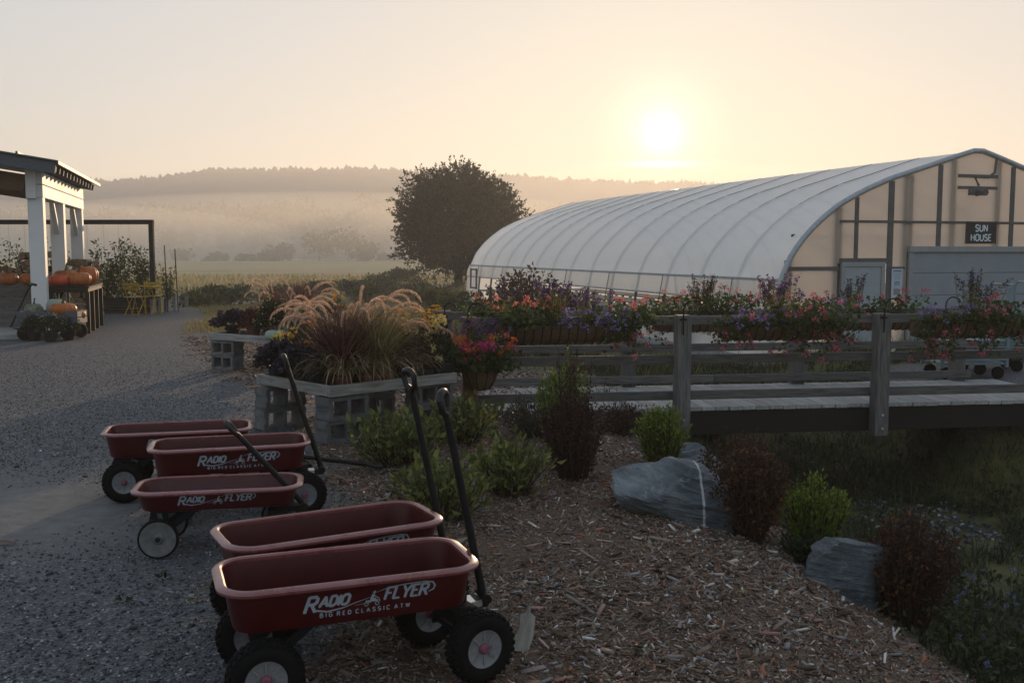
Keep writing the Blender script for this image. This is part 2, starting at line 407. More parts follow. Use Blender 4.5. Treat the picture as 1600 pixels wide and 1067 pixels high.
Fh = np.stack([ii[:-1, :-1], ii[:-1, 1:], ii[1:, 1:], ii[1:, :-1]], -1).reshape(-1, 4)
HILLM = mat('wooded_hill', (.022,.030,.026), .95, .35, .05, 0, detail=8)
cxx = np.concatenate([hr.uniform(-600, 400, 2600)]); cz = np.interp(cxx, hx, crest); cyy = YH-hr.uniform(-6, 26, len(cxx)); hh_ = hr.uniform(1.5, 4.6, len(cxx))*np.where(hr.uniform(0, 1, len(cxx)) < .2, 1.35, 1)
cb = np.stack([cxx, cyy, cz-1.6-(YH-cyy)*.12*0], -1); ww_ = hr.uniform(1.4, 3.4, len(cxx))
TV = np.stack([cb+np.stack([-ww_, 0*ww_, 0*ww_], -1), cb+np.stack([ww_, 0*ww_, 0*ww_], -1), cb+np.stack([0*ww_, -ww_, 0*ww_], -1), cb+np.stack([0*ww_, ww_, 0*ww_], -1), cb+np.stack([-ww_*.55, 0*ww_, hh_*.6], -1), cb+np.stack([ww_*.55, ww_*.3, hh_*.6], -1), cb+np.stack([0*ww_, 0*ww_, hh_], -1)], 1).reshape(-1, 3)
tf = (np.arange(len(cxx))[:, None, None]*7+np.array([[0,2,4],[2,1,5],[2,5,4],[4,5,6],[1,3,5],[3,0,4],[3,4,5]])[None]).reshape(-1, 3)
tag(link('ridge_trees', np_mesh('ridge_trees', TV, tf, HILLM)), 'fringe of far trees along the crest of the hill', 'forest', kind='stuff')
tag(link('hill', np_mesh('hill', V, Fh, HILLM, True)), 'long wooded hill on the horizon fading in the haze', kind='structure')

# ------------------------------------------------------------------ foliage tools
def unit(v): return v/np.maximum(np.linalg.norm(v, axis=-1, keepdims=True), 1e-9)
def rdirs(n, r=rng, up=0.0):
    v = r.normal(size=(n, 3)); v[:, 2] += up; return unit(v)
def leaf_arrays(P, D, size, aspect=.45, fold=.18, r=rng, roll=None):
    """a folded rhombic leaf at each point P, growing along D"""
    n = len(P); size = np.broadcast_to(np.asarray(size, float).reshape(-1, 1) if np.ndim(size) else np.full((1, 1), size), (n, 1))
    S = unit(np.cross(D, r.normal(size=(n, 3)))); Nn = np.cross(D, S)
    mid = P+D*size*.45
    A = mid+S*size*aspect*.5+Nn*size*fold; B = mid-S*size*aspect*.5+Nn*size*fold; T = P+D*size
    V = np.stack([P, A, T, B], 1).reshape(-1, 3)
    i = np.arange(n)[:, None]*4
    F = np.concatenate([i+np.array([[0, 1, 2]]), i+np.array([[0, 2, 3]])], 1).reshape(-1, 3)
    return V, F
def blade_arrays(P, az, length, droop, width, segs=5, r=rng, lean=.25):
    """grass blades that rise, lean out along az and droop"""
    n = len(P); t = np.linspace(0, 1, segs+1)[None, :]
    length = np.broadcast_to(length, (n,))[:, None]; droop = np.broadcast_to(droop, (n,))[:, None]; lean = np.broadcast_to(lean, (n,))[:, None]
    ang = (math.pi/2-lean) - droop*t**1.5
    dl = length/segs
    hx_ = np.concatenate([np.zeros((n, 1)), np.cumsum(np.cos(ang[:, :-1])*dl, 1)], 1); hz_ = np.concatenate([np.zeros((n, 1)), np.cumsum(np.sin(ang[:, :-1])*dl, 1)], 1)
    ca_, sa = np.cos(az)[:, None], np.sin(az)[:, None]
    C = np.stack([P[:, None, 0]+hx_*ca_, P[:, None, 1]+hx_*sa, P[:, None, 2]+hz_], -1)
    tw = az[:, None]+math.pi/2+r.normal(0, .5, (n, 1))
    wd = np.broadcast_to(width, (n,))[:, None]*(1-t**2*.92)*.5
    O = np.stack([np.cos(tw)*wd, np.sin(tw)*wd, 0*wd], -1)
    V = np.stack([C-O, C+O], 2).reshape(-1, 3)
    k = (segs+1)*2; b = np.arange(n)[:, None, None]*k; s = np.arange(segs)[None, :, None]*2
    F = (b+s+np.array([0, 1, 3, 2])[None, None, :]).reshape(-1, 4)
    return V, F, C
def part_np(name, V, F, m, parent=None, **kw):
    o = link(name, np_mesh(name, V, F, m), parent); 
    for k, v in kw.items(): o[k] = v
    return o
def cat(lst):
    off = 0; Vs = []; Fs = []
    for V, F in lst: Vs.append(V); Fs.append(F+off); off += len(V)
    return np.concatenate(Vs), np.concatenate(Fs)
def stems_mesh(paths, r0, r1=None, n=4):
    m = MB()
    for p in paths:
        k = len(p); m.tube(p, [r0+( (r1 if r1 is not None else r0*.4)-r0)*i/(k-1) for i in range(k)], n, cap=False)
    return m

# ------------------------------------------------------------------ trees
LTREE = leafmat('dark_tree_leaves', (.026,.034,.012), (.07,.072,.025), .45)
LTREE2 = leafmat('far_tree_leaves', (.035,.042,.018), (.07,.075,.03), .25)
LBUSH = leafmat('olive_bush_leaves', (.040,.052,.020), (.09,.10,.035), .35)
LBUSH2 = leafmat('grey_green_weed_leaves', (.06,.06,.035), (.12,.10,.06), .35)
LWEED = leafmat('meadow_weed_leaves', (.055,.068,.02), (.15,.14,.04), .45)

def big_tree(x, y, h, w_):
    r = np.random.default_rng(21); z0 = g1(x, y)
    t = thing('deciduous_tree', 'broad round dark tree standing alone left of the white greenhouse', 'tree', (x, y, z0))
    m = MB(); m.tube([(0,0,-.2),(.05,0,1.2),(0,.1,2.6),(.1,0,4.4),(0,0,6.5)], [.42,.30,.26,.2,.08], 10); m.build('trunk', BARK, t)
    lim = MB(); tips = []
    for k in range(46):
        a = r.uniform(0, 2*math.pi); z1 = r.uniform(.9, 5.6); e = r.uniform(-.15, 1.1)
        ln = r.uniform(.55, .95)*w_*.5
        d = np.array([math.cos(a)*math.cos(e), math.sin(a)*math.cos(e), math.sin(e)])
        p0 = np.array([0, 0, z1]); p1 = p0+d*ln*.5+np.array([0, 0, .25]); p2 = p0+d*ln
        lim.tube([p0, p1, p2], [.09, .06, .02], 5, cap=False); tips.append((p0, p1, p2))
    lim.build('limb', BARK, t)
    # twig sprays all through the crown; leaves sit along the sprays
    n = 1700; c = np.array([0, 0, h*.53]); rad = np.array([w_*.5, w_*.5, h*.49])
    d = rdirs(n, r); rr = r.uniform(.25, 1, n)**.45
    lump = .95+.08*np.sin(5*np.arctan2(d[:, 1], d[:, 0])+1.3)*np.cos(5*d[:, 2])+.07*np.sin(d[:, 0]*7+d[:, 2]*8)+.05*np.sin(d[:, 0]*13-d[:, 2]*11+d[:, 1]*9)
    base = c+d*rad*(rr*lump*.84)[:, None]
    base = base[base[:, 2] > .55+1.3*(np.hypot(base[:, 0], base[:, 1])/(w_*.5))**2*0]
    out_ = unit((base-c)/rad*1.0+np.array([0, 0, .35])+r.normal(0, .35, base.shape))
    P, D, S = [], [], []
    for q in range(38):
        f = r.uniform(0, 1, len(base))[:, None]
        P.append(base+out_*(f*1.75-.35)+r.normal(0, .05, base.shape)+r.normal(0, .16, base.shape)*(1-f)); D.append(unit(out_*.7+r.normal(0, .6, base.shape))); S.append(r.uniform(.14, .30, len(base)))
    V, F = leaf_arrays(np.concatenate(P), np.concatenate(D), np.concatenate(S), .55, .1, r)
    part_np('crown', V, F, LTREE, t)
big_tree(-4.2, 78, 9.3, 10.7)

def tree_proto(name, label, cat_, h, w_, seed, n=700, ls=.9, m=LTREE2, group=None, conif=False):
    r = np.random.default_rng(seed)
    t = thing(name, label, cat_, (0, 0, 0), 0, group)
    s = MB(); s.tube([(0,0,-.5),(.1,0,h*.3),(0,.1,h*.75)], [.28*h/10, .2*h/10, .05], 6); s.build('trunk', BARK, t)
    P = []
    if conif:
        z = r.uniform(.08, 1, n)*h; rad = (1-z/h)*w_*.5*r.uniform(.3, 1, n)**.5; a = r.uniform(0, 6.28, n)
        P = np.stack([np.cos(a)*rad, np.sin(a)*rad, z], -1); D = unit(np.stack([np.cos(a), np.sin(a), -.3+0*a], -1)+r.normal(0, .3, (n, 3)))
    else:
        k = 14; cs = np.stack([r.normal(0, w_*.24, k), r.normal(0, w_*.24, k), h*r.uniform(.28, .86, k)], -1)
        cr = r.uniform(.13, .26, k)*w_; ci = r.integers(0, k, n); d = rdirs(n, r)
        P = cs[ci]+d*(cr[ci]*r.uniform(.5, 1.05, n))[:, None]*np.array([1, 1, .9]); P[:, 2] = np.maximum(P[:, 2], .3); D = unit(d+r.normal(0, .5, (n, 3)))
    V, F = leaf_arrays(P, D, r.uniform(.6, 1.2, n)*ls, .6, .1, r)
    part_np('crown', V, F, m, t)
    return t
def place(proto, x, y, s, rz, label=None, first=[set()], group=None, z=None, sq=1.0):
    o = proto if proto.name not in first[0] else dup(proto)
    first[0].add(o.name)
    o.location = (x, y, g1(x, y) if z is None else z); o.scale = (s*sq, s*sq, s); o.rotation_euler = (0, 0, rz)
    if label: o['label'] = label
    if group: o['group'] = group
    return o
G1 = 'hazy trees of the wood on the slope behind the field'
fp = [tree_proto('forest_tree', 'hazy broad-leaved tree in the wood on the slope behind the field', 'tree', 14, 10, 31, 620, 1.3, group=G1),
      tree_proto('forest_tree', 'hazy broad-leaved tree in the wood on the slope behind the field', 'tree', 15, 8, 32, 620, 1.2, group=G1),
      tree_proto('forest_tree', 'hazy broad-leaved tree in the wood on the slope behind the field', 'tree', 13, 11, 33, 620, 1.4, group=G1)]
r = np.random.default_rng(3); WS = 1.75
# the slope under the wood
sx = np.linspace(-600, 600, 90); sy = np.linspace(205*WS, 372*WS, 30)
SX, SY = np.meshgrid(sx, sy)
def slope_h(x, y):
    topv = np.interp(800+x/np.maximum(y, 1)*1555, [-600, 0, 130, 300, 420, 640, 900, 1300, 2200], [350, 342, 340, 328, 326, 327, 330, 340, 350])
    top = CAM_H+(393-topv)/1555*330*WS-11.5*WS
    return -2.2+(top+2.2)*ss((y-225*WS)/(95*WS))
SZ = slope_h(SX, SY); SZ[:1] -= 2; SZ[-1:] -= 10
i2 = np.arange(SX.size).reshape(SX.shape)
tag(link('terrain', np_mesh('terrain', np.stack([SX, SY, SZ], -1).reshape(-1, 3), np.stack([i2[:-1, :-1], i2[:-1, 1:], i2[1:, 1:], i2[1:, :-1]], -1).reshape(-1, 4), HILLM, True)), 'wooded slope rising behind the field', kind='structure')
cnt = 0
for row, y0 in enumerate((222, 244, 268, 295, 322)):
    y0 *= WS; stp = (9.5+row*.6)*WS
    for x0 in np.arange(-.60*y0, .25*y0, stp):
        x = x0+r.uniform(-3, 3)*WS; y = y0+r.uniform(-7, 7)*WS
        u = 800+x/y*1555
        if 640 < u < 800 or u > 1120: continue          # hidden behind the round tree and the greenhouse
        s = r.uniform(.75, 1.12)*(.62 if row == 0 else 1)*WS
        place(fp[r.integers(0, 3)], x, y, s, r.uniform(0, 6.28), z=float(slope_h(x, y))-.4); cnt += 1
LN = [ # nearer trees and bushes at the edge of the field: (u, v top, v base, width px, kind)
 (287,392,428,34,0,'faint rounded tree left of the pointed one at the field edge'),(330,401,428,26,2,'small pointed evergreen at the field edge, mid left'),(345,400,427,26,0,'pale tree right beside the pointed evergreen at the field edge'),
 (384,404,426,26,0,'small hazy tree midway along the field edge'),(418,397,426,34,0,'low hazy tree left of the tall narrow one at the field edge'),(444,379,426,28,1,'tall narrow hazy tree at the field edge'),
 (500,360,424,58,0,'left one of the two tall hazy trees at the field edge'),(545,358,424,62,0,'right one of the two tall hazy trees at the field edge'),(578,380,424,44,0,'sloping hazy tree at the right end of the field edge group'),(606,402,424,40,0,'low hazy bush tree beside the round dark tree')]
lp = [None]*3
for k, (u, vt, vb, wp, kind, lab) in enumerate(LN):
    y = 335+r.uniform(-8, 8); x = (u-800)/1555*y; z = g1(x, y); h = ((CAM_H+(393-vt)/1555*y)-z)*.93; wd = wp/1555*y*.95
    tr = tree_proto('pine_tree' if kind == 2 else 'field_tree', lab, 'tree', h, wd, 50+k, 700, 1.3 if kind != 2 else 1.1, conif=(kind == 2))
    tr.location = (x, y, z)
# bushes and tall weeds between yard and field, each its own thing
def bush(x, y, w_, h, label, seed, m=LBUSH, name='wild_shrub', n=900, ls=.12, cat_='shrub', group=None, z=None):
    r = np.random.default_rng(seed); z = g1(x, y) if z is None else z
    t = thing(name, label, cat_, (x, y, z), 0, group)
    k = 9; cs = np.stack([r.normal(0, w_*.25, k), r.normal(0, w_*.2, k), h*r.uniform(.2, .72, k)], -1)
    ci = r.integers(0, k, n); d = rdirs(n, r, .25); P = cs[ci]+d*np.array([w_*.26, w_*.26, h*.30])*r.uniform(.3, 1.1, (n, 1)); P[:, 2] = np.maximum(P[:, 2], .02)
    V, F = leaf_arrays(P, unit(d+np.array([0, 0, .4])+r.normal(0, .4, (n, 3))), r.uniform(.6, 1.4, n)*ls, .45, .15, r)
    part_np('foliage', V, F, m, t)
    stems_mesh([[(0, 0, -.05), tuple(c*np.array([.5, .5, .6])), tuple(c)] for c in cs], .02, .006).build('stem', STEMB, t)
    return t
BL = [ # u, v top, depth y, width px, material, label
 (318,449,44,70,LBUSH,'low green weedy shrub right of the yellow chairs'),(352,445,46,60,LBUSH,'dark weedy shrub on the lawn edge left of centre'),(298,455,36,40,LWEED,'small bright weed clump at the end of the gravel'),
 (468,441,58,60,LBUSH,'dark shrub behind the plume grasses, leftmost'),(505,438,62,50,LBUSH,'dark shrub behind the highest plumes'),(545,437,58,40,LBUSH2,'grey green weed thicket behind the grass plumes'),
 (590,427,64,44,LBUSH,'dark shrub with a high crown behind the plumes'),(618,434,55,60,LBUSH2,'brownish seedy weeds in front of the round tree, left'),(645,442,52,70,LBUSH2,'wide grey brown weed thicket below the round tree'),
 (672,452,46,50,LWEED,'yellowish green weeds left of the greenhouse corner'),(622,420,95,36,LTREE2,'hazy little tree on the mown strip far behind'),(575,446,50,50,LWEED,'green weeds between the plumes and the thicket'),
 (712,456,43,36,LWEED,'tall grassy weeds against the greenhouse corner'),(430,450,48,60,LBUSH2,'dull weed clump left of the plume grasses'),(1150,560,17,0,None,'')]
for k, (u, v, y, wp, m, lab) in enumerate(BL):
    if not wp: continue
    x = (u-800)/1555*y; h = CAM_H+(393-v)/1555*y-g1(x, y)
    bush(x, y, wp/1555*y*1.35, h*1.05, lab, 100+k, m, n=1100, ls=.16 if y < 70 else .3, name='young_tree' if y > 90 else 'wild_shrub', cat_='tree' if y > 90 else 'shrub')
# meadow grass and lawn: uncountable
GRASS = leafmat('meadow_grass_blades', (.085,.09,.026), (.24,.20,.07), .5)
LAWN = leafmat('dry_lawn_blades', (.22,.175,.045), (.40,.31,.11), .55)  # low sunlight put into the blade colour as gold
def scatter_grass(name, label, n, xr, yr, cond, L_, wd, m, seed, droop=(.4, 1.4)):
    r = np.random.default_rng(seed); x = r.uniform(*xr, n); y = yr[0]+(yr[1]-yr[0])*r.uniform(0, 1, n)**1.3
    k = cond(x, y) & (r.uniform(0, 1, n) < .35+.65*(smooth_noise(x*.7, y*.7, seed) > -.1)); x, y = x[k], y[k]
    P = np.stack([x, y, ground(x, y)-.01], -1)
    V, F, _ = blade_arrays(P, r.uniform(0, 6.28, len(x)), r.uniform(*L_, len(x)), r.uniform(*droop, len(x)), wd*np.maximum(1, y/22), 3, r, r.uniform(0, .6, len(x)))
    o = part_np(name, V, F, m); tag(o, label, 'grass', kind='stuff')
gq = lambda x, y: zones(x, y)[1] > .5
inGH = lambda x, y: ((x-5.57)*.952+(y-21.5)*.306 > -.15) & (-(x-5.57)*.306+(y-21.5)*.952 > -.2) & (-(x-5.57)*.306+(y-21.5)*.952 < 25.4)
scatter_grass('lawn_grass', 'short yellowish lawn beyond the gravel', 90000, (-13, 3), (17.5, 42), lambda x, y: gq(x, y) & (x < -1.5), (.05, .13), .013, LAWN, 61)
scatter_grass('meadow_grass', 'tall uneven meadow grass around the greenhouse', 42000, (-9, 14), (13, 62), lambda x, y: gq(x, y) & ~inGH(x, y) & (x > -3-.10*np.maximum(0, y-30)), (.12, .42), .012, GRASS, 62)
scatter_grass('field_grass', 'pale far field grass', 16000, (-60, 40), (60, 130), lambda x, y: x < 8+0*y, (.25, .6), .02, LAWN, 63)
# ------------------------------------------------------------------ lettering drawn as strokes
GL = {
 'A': [[(0,0),(.36,1)],[(.36,1),(.72,0)],[(.15,.32),(.57,.32)]],
 'B': [[(0,0),(0,1)],[(0,1),(.4,1),(.52,.88),(.52,.66),(.4,.54),(0,.54)],[(.4,.54),(.58,.42),(.58,.13),(.42,0),(0,0)]],
 'C': [[(.62,.84),(.48,1),(.16,1),(0,.82),(0,.18),(.16,0),(.48,0),(.62,.16)]],
 'D': [[(0,0),(0,1)],[(0,1),(.36,1),(.6,.78),(.6,.22),(.36,0),(0,0)]],
 'E': [[(0,0),(0,1)],[(0,1),(.5,1)],[(0,.52),(.42,.52)],[(0,0),(.5,0)]],
 'F': [[(0,0),(0,1)],[(0,1),(.5,1)],[(0,.52),(.42,.52)]],
 'G': [[(.62,.84),(.48,1),(.16,1),(0,.82),(0,.18),(.16,0),(.48,0),(.62,.16),(.62,.46),(.36,.46)]],
 'H': [[(0,0),(0,1)],[(.6,0),(.6,1)],[(0,.52),(.6,.52)]],
 'I': [[(.05,0),(.05,1)]],
 'L': [[(0,0),(0,1)],[(0,0),(.48,0)]],
 'N': [[(0,0),(0,1)],[(0,1),(.62,0)],[(.62,0),(.62,1)]],
 'O': [[(.2,0),(.02,.2),(.02,.8),(.2,1),(.5,1),(.68,.8),(.68,.2),(.5,0),(.2,0)]],
 'P': [[(0,0),(0,1)],[(0,1),(.42,1),(.56,.86),(.56,.6),(.42,.46),(0,.46)]],
 'R': [[(0,0),(0,1)],[(0,1),(.42,1),(.56,.86),(.56,.62),(.42,.5),(0,.5)],[(.28,.5),(.62,0)]],
 'S': [[(.54,.86),(.4,1),(.15,1),(0,.86),(0,.66),(.15,.53),(.42,.47),(.56,.34),(.56,.14),(.41,0),(.14,0),(0,.14)]],
 'T': [[(.3,0),(.3,1)],[(0,1),(.6,1)]],
 'U': [[(0,1),(0,.2),(.18,0),(.44,0),(.62,.2),(.62,1)]],
 'W': [[(0,1),(.22,0)],[(.22,0),(.45,.9)],[(.45,.9),(.68,0)],[(.68,0),(.9,1)]],
 'Y': [[(0,1),(.32,.48)],[(.64,1),(.32,.48)],[(.32,.48),(.32,0)]],
 'M': [[(0,0),(0,1)],[(0,1),(.36,.2)],[(.36,.2),(.72,1)],[(.72,1),(.72,0)]],
}
def glyph_w(c): return max((p[0] for s in GL[c] for p in s), default=.3) if c in GL else .3
class Ink:
    """flat lettering: each stroke a thin ribbon, laid a hair above the one before"""
    def __init__(s, T): s.T = T; s.m = MB(); s.k = 0
    def ribbon(s, pts, wd):
        pts = [Vector((p[0], p[1])) for p in pts]; n = len(pts); Lp = []; Rp = []; s.k += 1
        closed = (pts[0]-pts[-1]).length < 1e-6 and n > 2
        ws = wd if isinstance(wd, (list, tuple)) else [wd]*n
        for i, p in enumerate(pts):
            a = pts[i-1] if i else (pts[-2] if closed else None); b = pts[i+1] if i < n-1 else (pts[1] if closed else None)
            d1 = (p-a).normalized() if a is not None else None; d2 = (b-p).normalized() if b is not None else None
            d = ((d1 or d2)+(d2 or d1)); d = d.normalized() if d.length > 1e-6 else (d1 or d2)
            nrm_ = Vector((-d.y, d.x)); k = 1/max(.5, abs(d.dot(d1 or d2)))
            e = Vector((0, 0))
            Lp.append(p+nrm_*ws[i]/2*k); Rp.append(p-nrm_*ws[i]/2*k)
        z = s.k*2e-5
        V = [s.T @ Vector((q.x, q.y, z)) for q in Lp+Rp]
        s.m.add(V, [(i, n+i, n+i+1, i+1) for i in range(n-1)])
    def text(s, txt, x, y, h, wd, sp=.3, shear=0, serif=0):
        for ch in txt:
            if ch == ' ': x += h*.5; continue
            for st_ in GL[ch]:
                s.ribbon([(x+(p[0]+shear*p[1])*h, y+p[1]*h) for p in st_], wd*(1 if len(st_) > 2 or abs(st_[0][1]-st_[1][1]) > .05 else .8))
            if serif:
                ends = {(p[0], p[1]) for st_ in GL[ch] for p in (st_[0], st_[-1]) if p[1] in (0, 1) and not (len(st_) > 3)}
                for ex, ey in ends: s.ribbon([(x+(ex-serif+shear*ey)*h, y+ey*h), (x+(ex+serif+shear*ey)*h, y+ey*h)], wd*.55)
            x += (glyph_w(ch)+sp)*h
        return x
    def width(s, txt, h, sp): return sum(h*.5 if c == ' ' else (glyph_w(c)+sp)*h for c in txt)-sp*h
    def build(s, name, m, parent): return s.m.build(name, m, parent)

# ------------------------------------------------------------------ greenhouse
def film_mat(name, c, tr, rough=.35, streak_=0, alpha=.0):
    m, t, o = newmat(name)
    v = coords(t, None, False); nz = noise(t, 1.2, 5, v); nz2 = noise(t, 7, 6, coords(t, (6, 6, .5), False))
    cc = ramp(t, nz, [(.3, scl(c, .965)), (.7, c)]); cc = mixc(t, ramp(t, nz2, [(.5, (0,0,0)), (.8, (.35,.35,.35))]), cc, scl(c, .92))
    p = t.nodes.new('ShaderNodeBsdfPrincipled'); t.links.new(cc, p.inputs['Base Color']); p.inputs['Roughness'].default_value = rough; p.inputs['Specular IOR Level'].default_value = .5
    tl = t.nodes.new('ShaderNodeBsdfTranslucent'); t.links.new(cc, tl.inputs[0])
    mx = t.nodes.new('ShaderNodeMixShader'); mx.inputs[0].default_value = tr
    t.links.new(p.outputs[0], mx.inputs[1]); t.links.new(tl.outputs[0], mx.inputs[2]); s_ = mx.outputs[0]
    if alpha:
        rf = t.nodes.new('ShaderNodeBsdfTransparent'); t.links.new(cc, rf.inputs[0])       # the part of the light that passes straight through the film
        m2 = t.nodes.new('ShaderNodeMixShader'); m2.inputs[0].default_value = alpha; t.links.new(s_, m2.inputs[1]); t.links.new(rf.outputs[0], m2.inputs[2]); s_ = m2.outputs[0]
    bp = t.nodes.new('ShaderNodeBump'); bp.inputs['Strength'].default_value = .35; bp.inputs['Distance'].default_value = .04
    t.links.new(noise(t, 1.6, 5, coords(t, (1.0, 2.2, .6), False), .6), bp.inputs['Height']); t.links.new(bp.outputs[0], p.inputs['Normal']); t.links.new(bp.outputs[0], tl.inputs['Normal'])
    t.links.new(s_, o.inputs[0]); return m
FILM = film_mat('greenhouse_film', (.99,.99,.99), .48, alpha=.07)
PANEL = film_mat('translucent_end_panel', (.98,.87,.78), .74, .3, alpha=.20)  # warm tint paints in the sun glowing through the end wall
CURT = film_mat('roll_up_curtain_film', (.93,.92,.90), .62, alpha=.2)
GHM = mat('galvanised_tube', (.33,.36,.40), .45, .15, 12, metal=.35)
GHD = mat('grey_steel_stud', (.085,.085,.09), .6, .25, 8)
DOORB = mat('blue_grey_door', (.30,.335,.375), .45, .06, 3)
DOORF = mat('pale_door_frame', (.26,.27,.29), .5, .1, 6)
ODOOR = mat('overhead_door_panel', (.235,.265,.30), .5, .07, 3)
BENCHM = mat('greenhouse_bench_wood', (.25,.24,.23), .8, .25, 6, stretch=(1, 9, 9))

GZ = -.98; GL_ = 25.2; gh = thing('greenhouse', 'long white plastic covered greenhouse with a pointed arch roof and framed front wall', 'greenhouse', (5.57, 21.5, GZ), R(17.8))
# local frame: x along the front wall (0 = near left foot), y along the length, z up from the floor
def wall_pt(u, v, inv=False):
    c, s_ = math.cos(R(17.8)), math.sin(R(17.8)); pr = R(5.16)
    dx = (u-800)/1555; dz = (533.5-v)/1555
    d = Vector((dx, math.cos(pr)+dz*math.sin(pr), -math.sin(pr)+dz*math.cos(pr)))
    # plane through (5.57,21.5), normal along length (-s,c)
    k = (5.57*(-s_)+21.5*c)/(d.x*(-s_)+d.y*c); p = d*k
    return ((p.x-5.57)*c+(p.y-21.5)*s_, p.z+CAM_H-GZ)
PRF_PX = [(1203,577),(1206,520),(1210,482),(1219,438),(1236,398),(1259,367),(1285,341),(1311,320),(1348,299),(1390,280),(1442,263),(1495,245),(1528,234.5)]
prf = [wall_pt(u, v) for u, v in PRF_PX]; prf[0] = (0.0, 0.0)
HW = prf[-1][0]
prf = prf+[(2*HW-x, z) for x, z in prf[-2::-1]]
cum = np.concatenate([[0], np.cumsum([math.dist(prf[i], prf[i+1]) for i in range(len(prf)-1)])])
def arch(s):  # 0..1 round the arch
    q = np.asarray(s)*cum[-1]; return np.interp(q, cum, [p[0] for p in prf]), np.interp(q, cum, [p[1] for p in prf])
NB = 14; BAY = GL_/NB
hip_z = .94-GZ; hem_z = .47-GZ; low_z = -.46-GZ
s_hip = float(np.interp(hip_z, [p[1] for p in prf[:6]], cum[:6]/cum[-1]))
# roof film: one sheet per bay, bellied a little between the hoops
ns, nb = 72, 10
for b in range(NB):
    S = np.linspace(s_hip, 1-s_hip, ns); T_ = np.linspace(0, 1, nb+1)
    ax, az = arch(S); tx, tz = np.gradient(ax), np.gradient(az); l = np.hypot(tx, tz); ox, oz = -tz/l, tx/l
    V = []
    for t_ in T_:
        bel = -.12*math.sin(math.pi*t_)**.8*np.clip(np.sin(2*np.pi*np.clip((S-s_hip)/(1-2*s_hip), 0, 1))**2, 0, 1)**.6 + .02*np.sin(S*60+b)*math.sin(math.pi*t_)*.15
        V.append(np.stack([ax+ox*bel, np.full(ns, (b+t_)*BAY), az+oz*bel], -1))
    V = np.concatenate(V); ii = np.arange((nb+1)*ns).reshape(nb+1, ns)
    part_np('roof_film', V, np.stack([ii[:-1, :-1], ii[:-1, 1:], ii[1:, 1:], ii[1:, :-1]], -1).reshape(-1, 4), FILM, gh)
    bpy.data.objects[-1] if False else None
for o in gh.children: o.data.polygons.foreach_set('use_smooth', [True]*len(o.data.polygons))
S = np.linspace(0, 1, 60); ax, az = arch(S); axc = HW
hoop = MB(); hoop.tube([(x+(axc-x)*.007, 0, z-.030) for x, z in zip(ax, az)], .040, 8); hoop_me = hoop.mesh('hoop', GHD)
for b in range(1, NB+1): link('hoop', hoop_me, gh, (0, b*BAY, 0))
m = MB(); m.add([(x, GL_-.02, z) for x, z in zip(ax, az)], [tuple(range(60))]); m.build('far_end_film', FILM, gh)
fl_ = MB(); fl_.box((HW, GL_/2, .02), (2*HW-.2, GL_-.2, .03)); fl_.build('floor_cloth', mat('pale_ground_cloth', (.72,.71,.69), .9, .2, 2), gh)  # added pale floor that bounces light up into the film
edge = MB(); edge.tube([(x, -.02, z+.01) for x, z in zip(ax, az)], .062, 10); edge.build('front_hoop', GHM, gh)
def ghbar(name, a, b, w_, h_, m): return board(name, a, b, w_, h_, m, gh)
for sx in (0, 1):
    f = lambda x: x if not sx else 2*HW-x
    xh = float(np.interp(hip_z, [p[1] for p in prf[:6]], [p[0] for p in prf[:6]]))
    ghbar('hip_rail', (f(xh-.03), 0, hip_z), (f(xh-.03), GL_, hip_z), .05, .06, GHM)
    ghbar('base_board', (f(-.02), 0, .1), (f(-.02), GL_, .1), .05, .22, GHM)
    # roll-up curtain: hangs loose to its roll bar; the last bays hang lower
    nn = 200; yy = np.linspace(.05, GL_, nn)
    hz = np.full(nn, hem_z); 
    V = []; zs = np.linspace(0, 1, 9)
    for k in zs:
        z = hip_z-.03+(hz-hip_z)*k; xx = np.interp(z, [p[1] for p in prf[:6]], [p[0] for p in prf[:6]])-.05-.03*np.sin(yy*31)*k*.5-.02*np.sin(yy*3.5)*k-.03*math.sin(k*3.1)
        V.append(np.stack([f(xx), yy, z], -1))
    ii = np.arange(9*nn).reshape(9, nn)
    part_np('side_curtain', np.concatenate(V), np.stack([ii[:-1, :-1], ii[:-1, 1:], ii[1:, 1:], ii[1:, :-1]], -1).reshape(-1, 4), CURT, gh)
    mm = MB(); mm.tube([(f(float(np.interp(hem_z, [p[1] for p in prf[:6]], [p[0] for p in prf[:6]]))-.06), y, hem_z-.02) for y in (0.05, GL_/2, GL_)], .03, 8); mm.build('roll_bar', GHM, gh)
    # fixed film below the opening, and shut film on the bays at both ends
    V = []
    for z in np.linspace(.02, low_z, 5):
        xx = float(np.interp(z, [p[1] for p in prf[:6]], [p[0] for p in prf[:6]])); V.append(np.stack([f(np.full(nn, xx-.03)-.012*np.sin(yy*9+z*4)), yy, np.full(nn, z)], -1))
    ii = np.arange(5*nn).reshape(5, nn)
    part_np('side_film', np.concatenate(V), np.stack([ii[:-1, :-1], ii[:-1, 1:], ii[1:, 1:], ii[1:, :-1]], -1).reshape(-1, 4), CURT, gh)
    for y0, y1 in ((.05, 2.6), (GL_-2.0, GL_)):
        V = []
        yk = np.linspace(y0, y1, 30)
        for z in np.linspace(low_z, hem_z, 6):
            xx = float(np.interp(z, [p[1] for p in prf[:6]], [p[0] for p in prf[:6]])); V.append(np.stack([f(np.full(30, xx-.025)-.012*np.sin(yk*9)), yk, np.full(30, z)], -1))
        ii = np.arange(6*30).reshape(6, 30)
        part_np('side_film', np.concatenate(V), np.stack([ii[:-1, :-1], ii[:-1, 1:], ii[1:, 1:], ii[1:, :-1]], -1).reshape(-1, 4), CURT, gh)
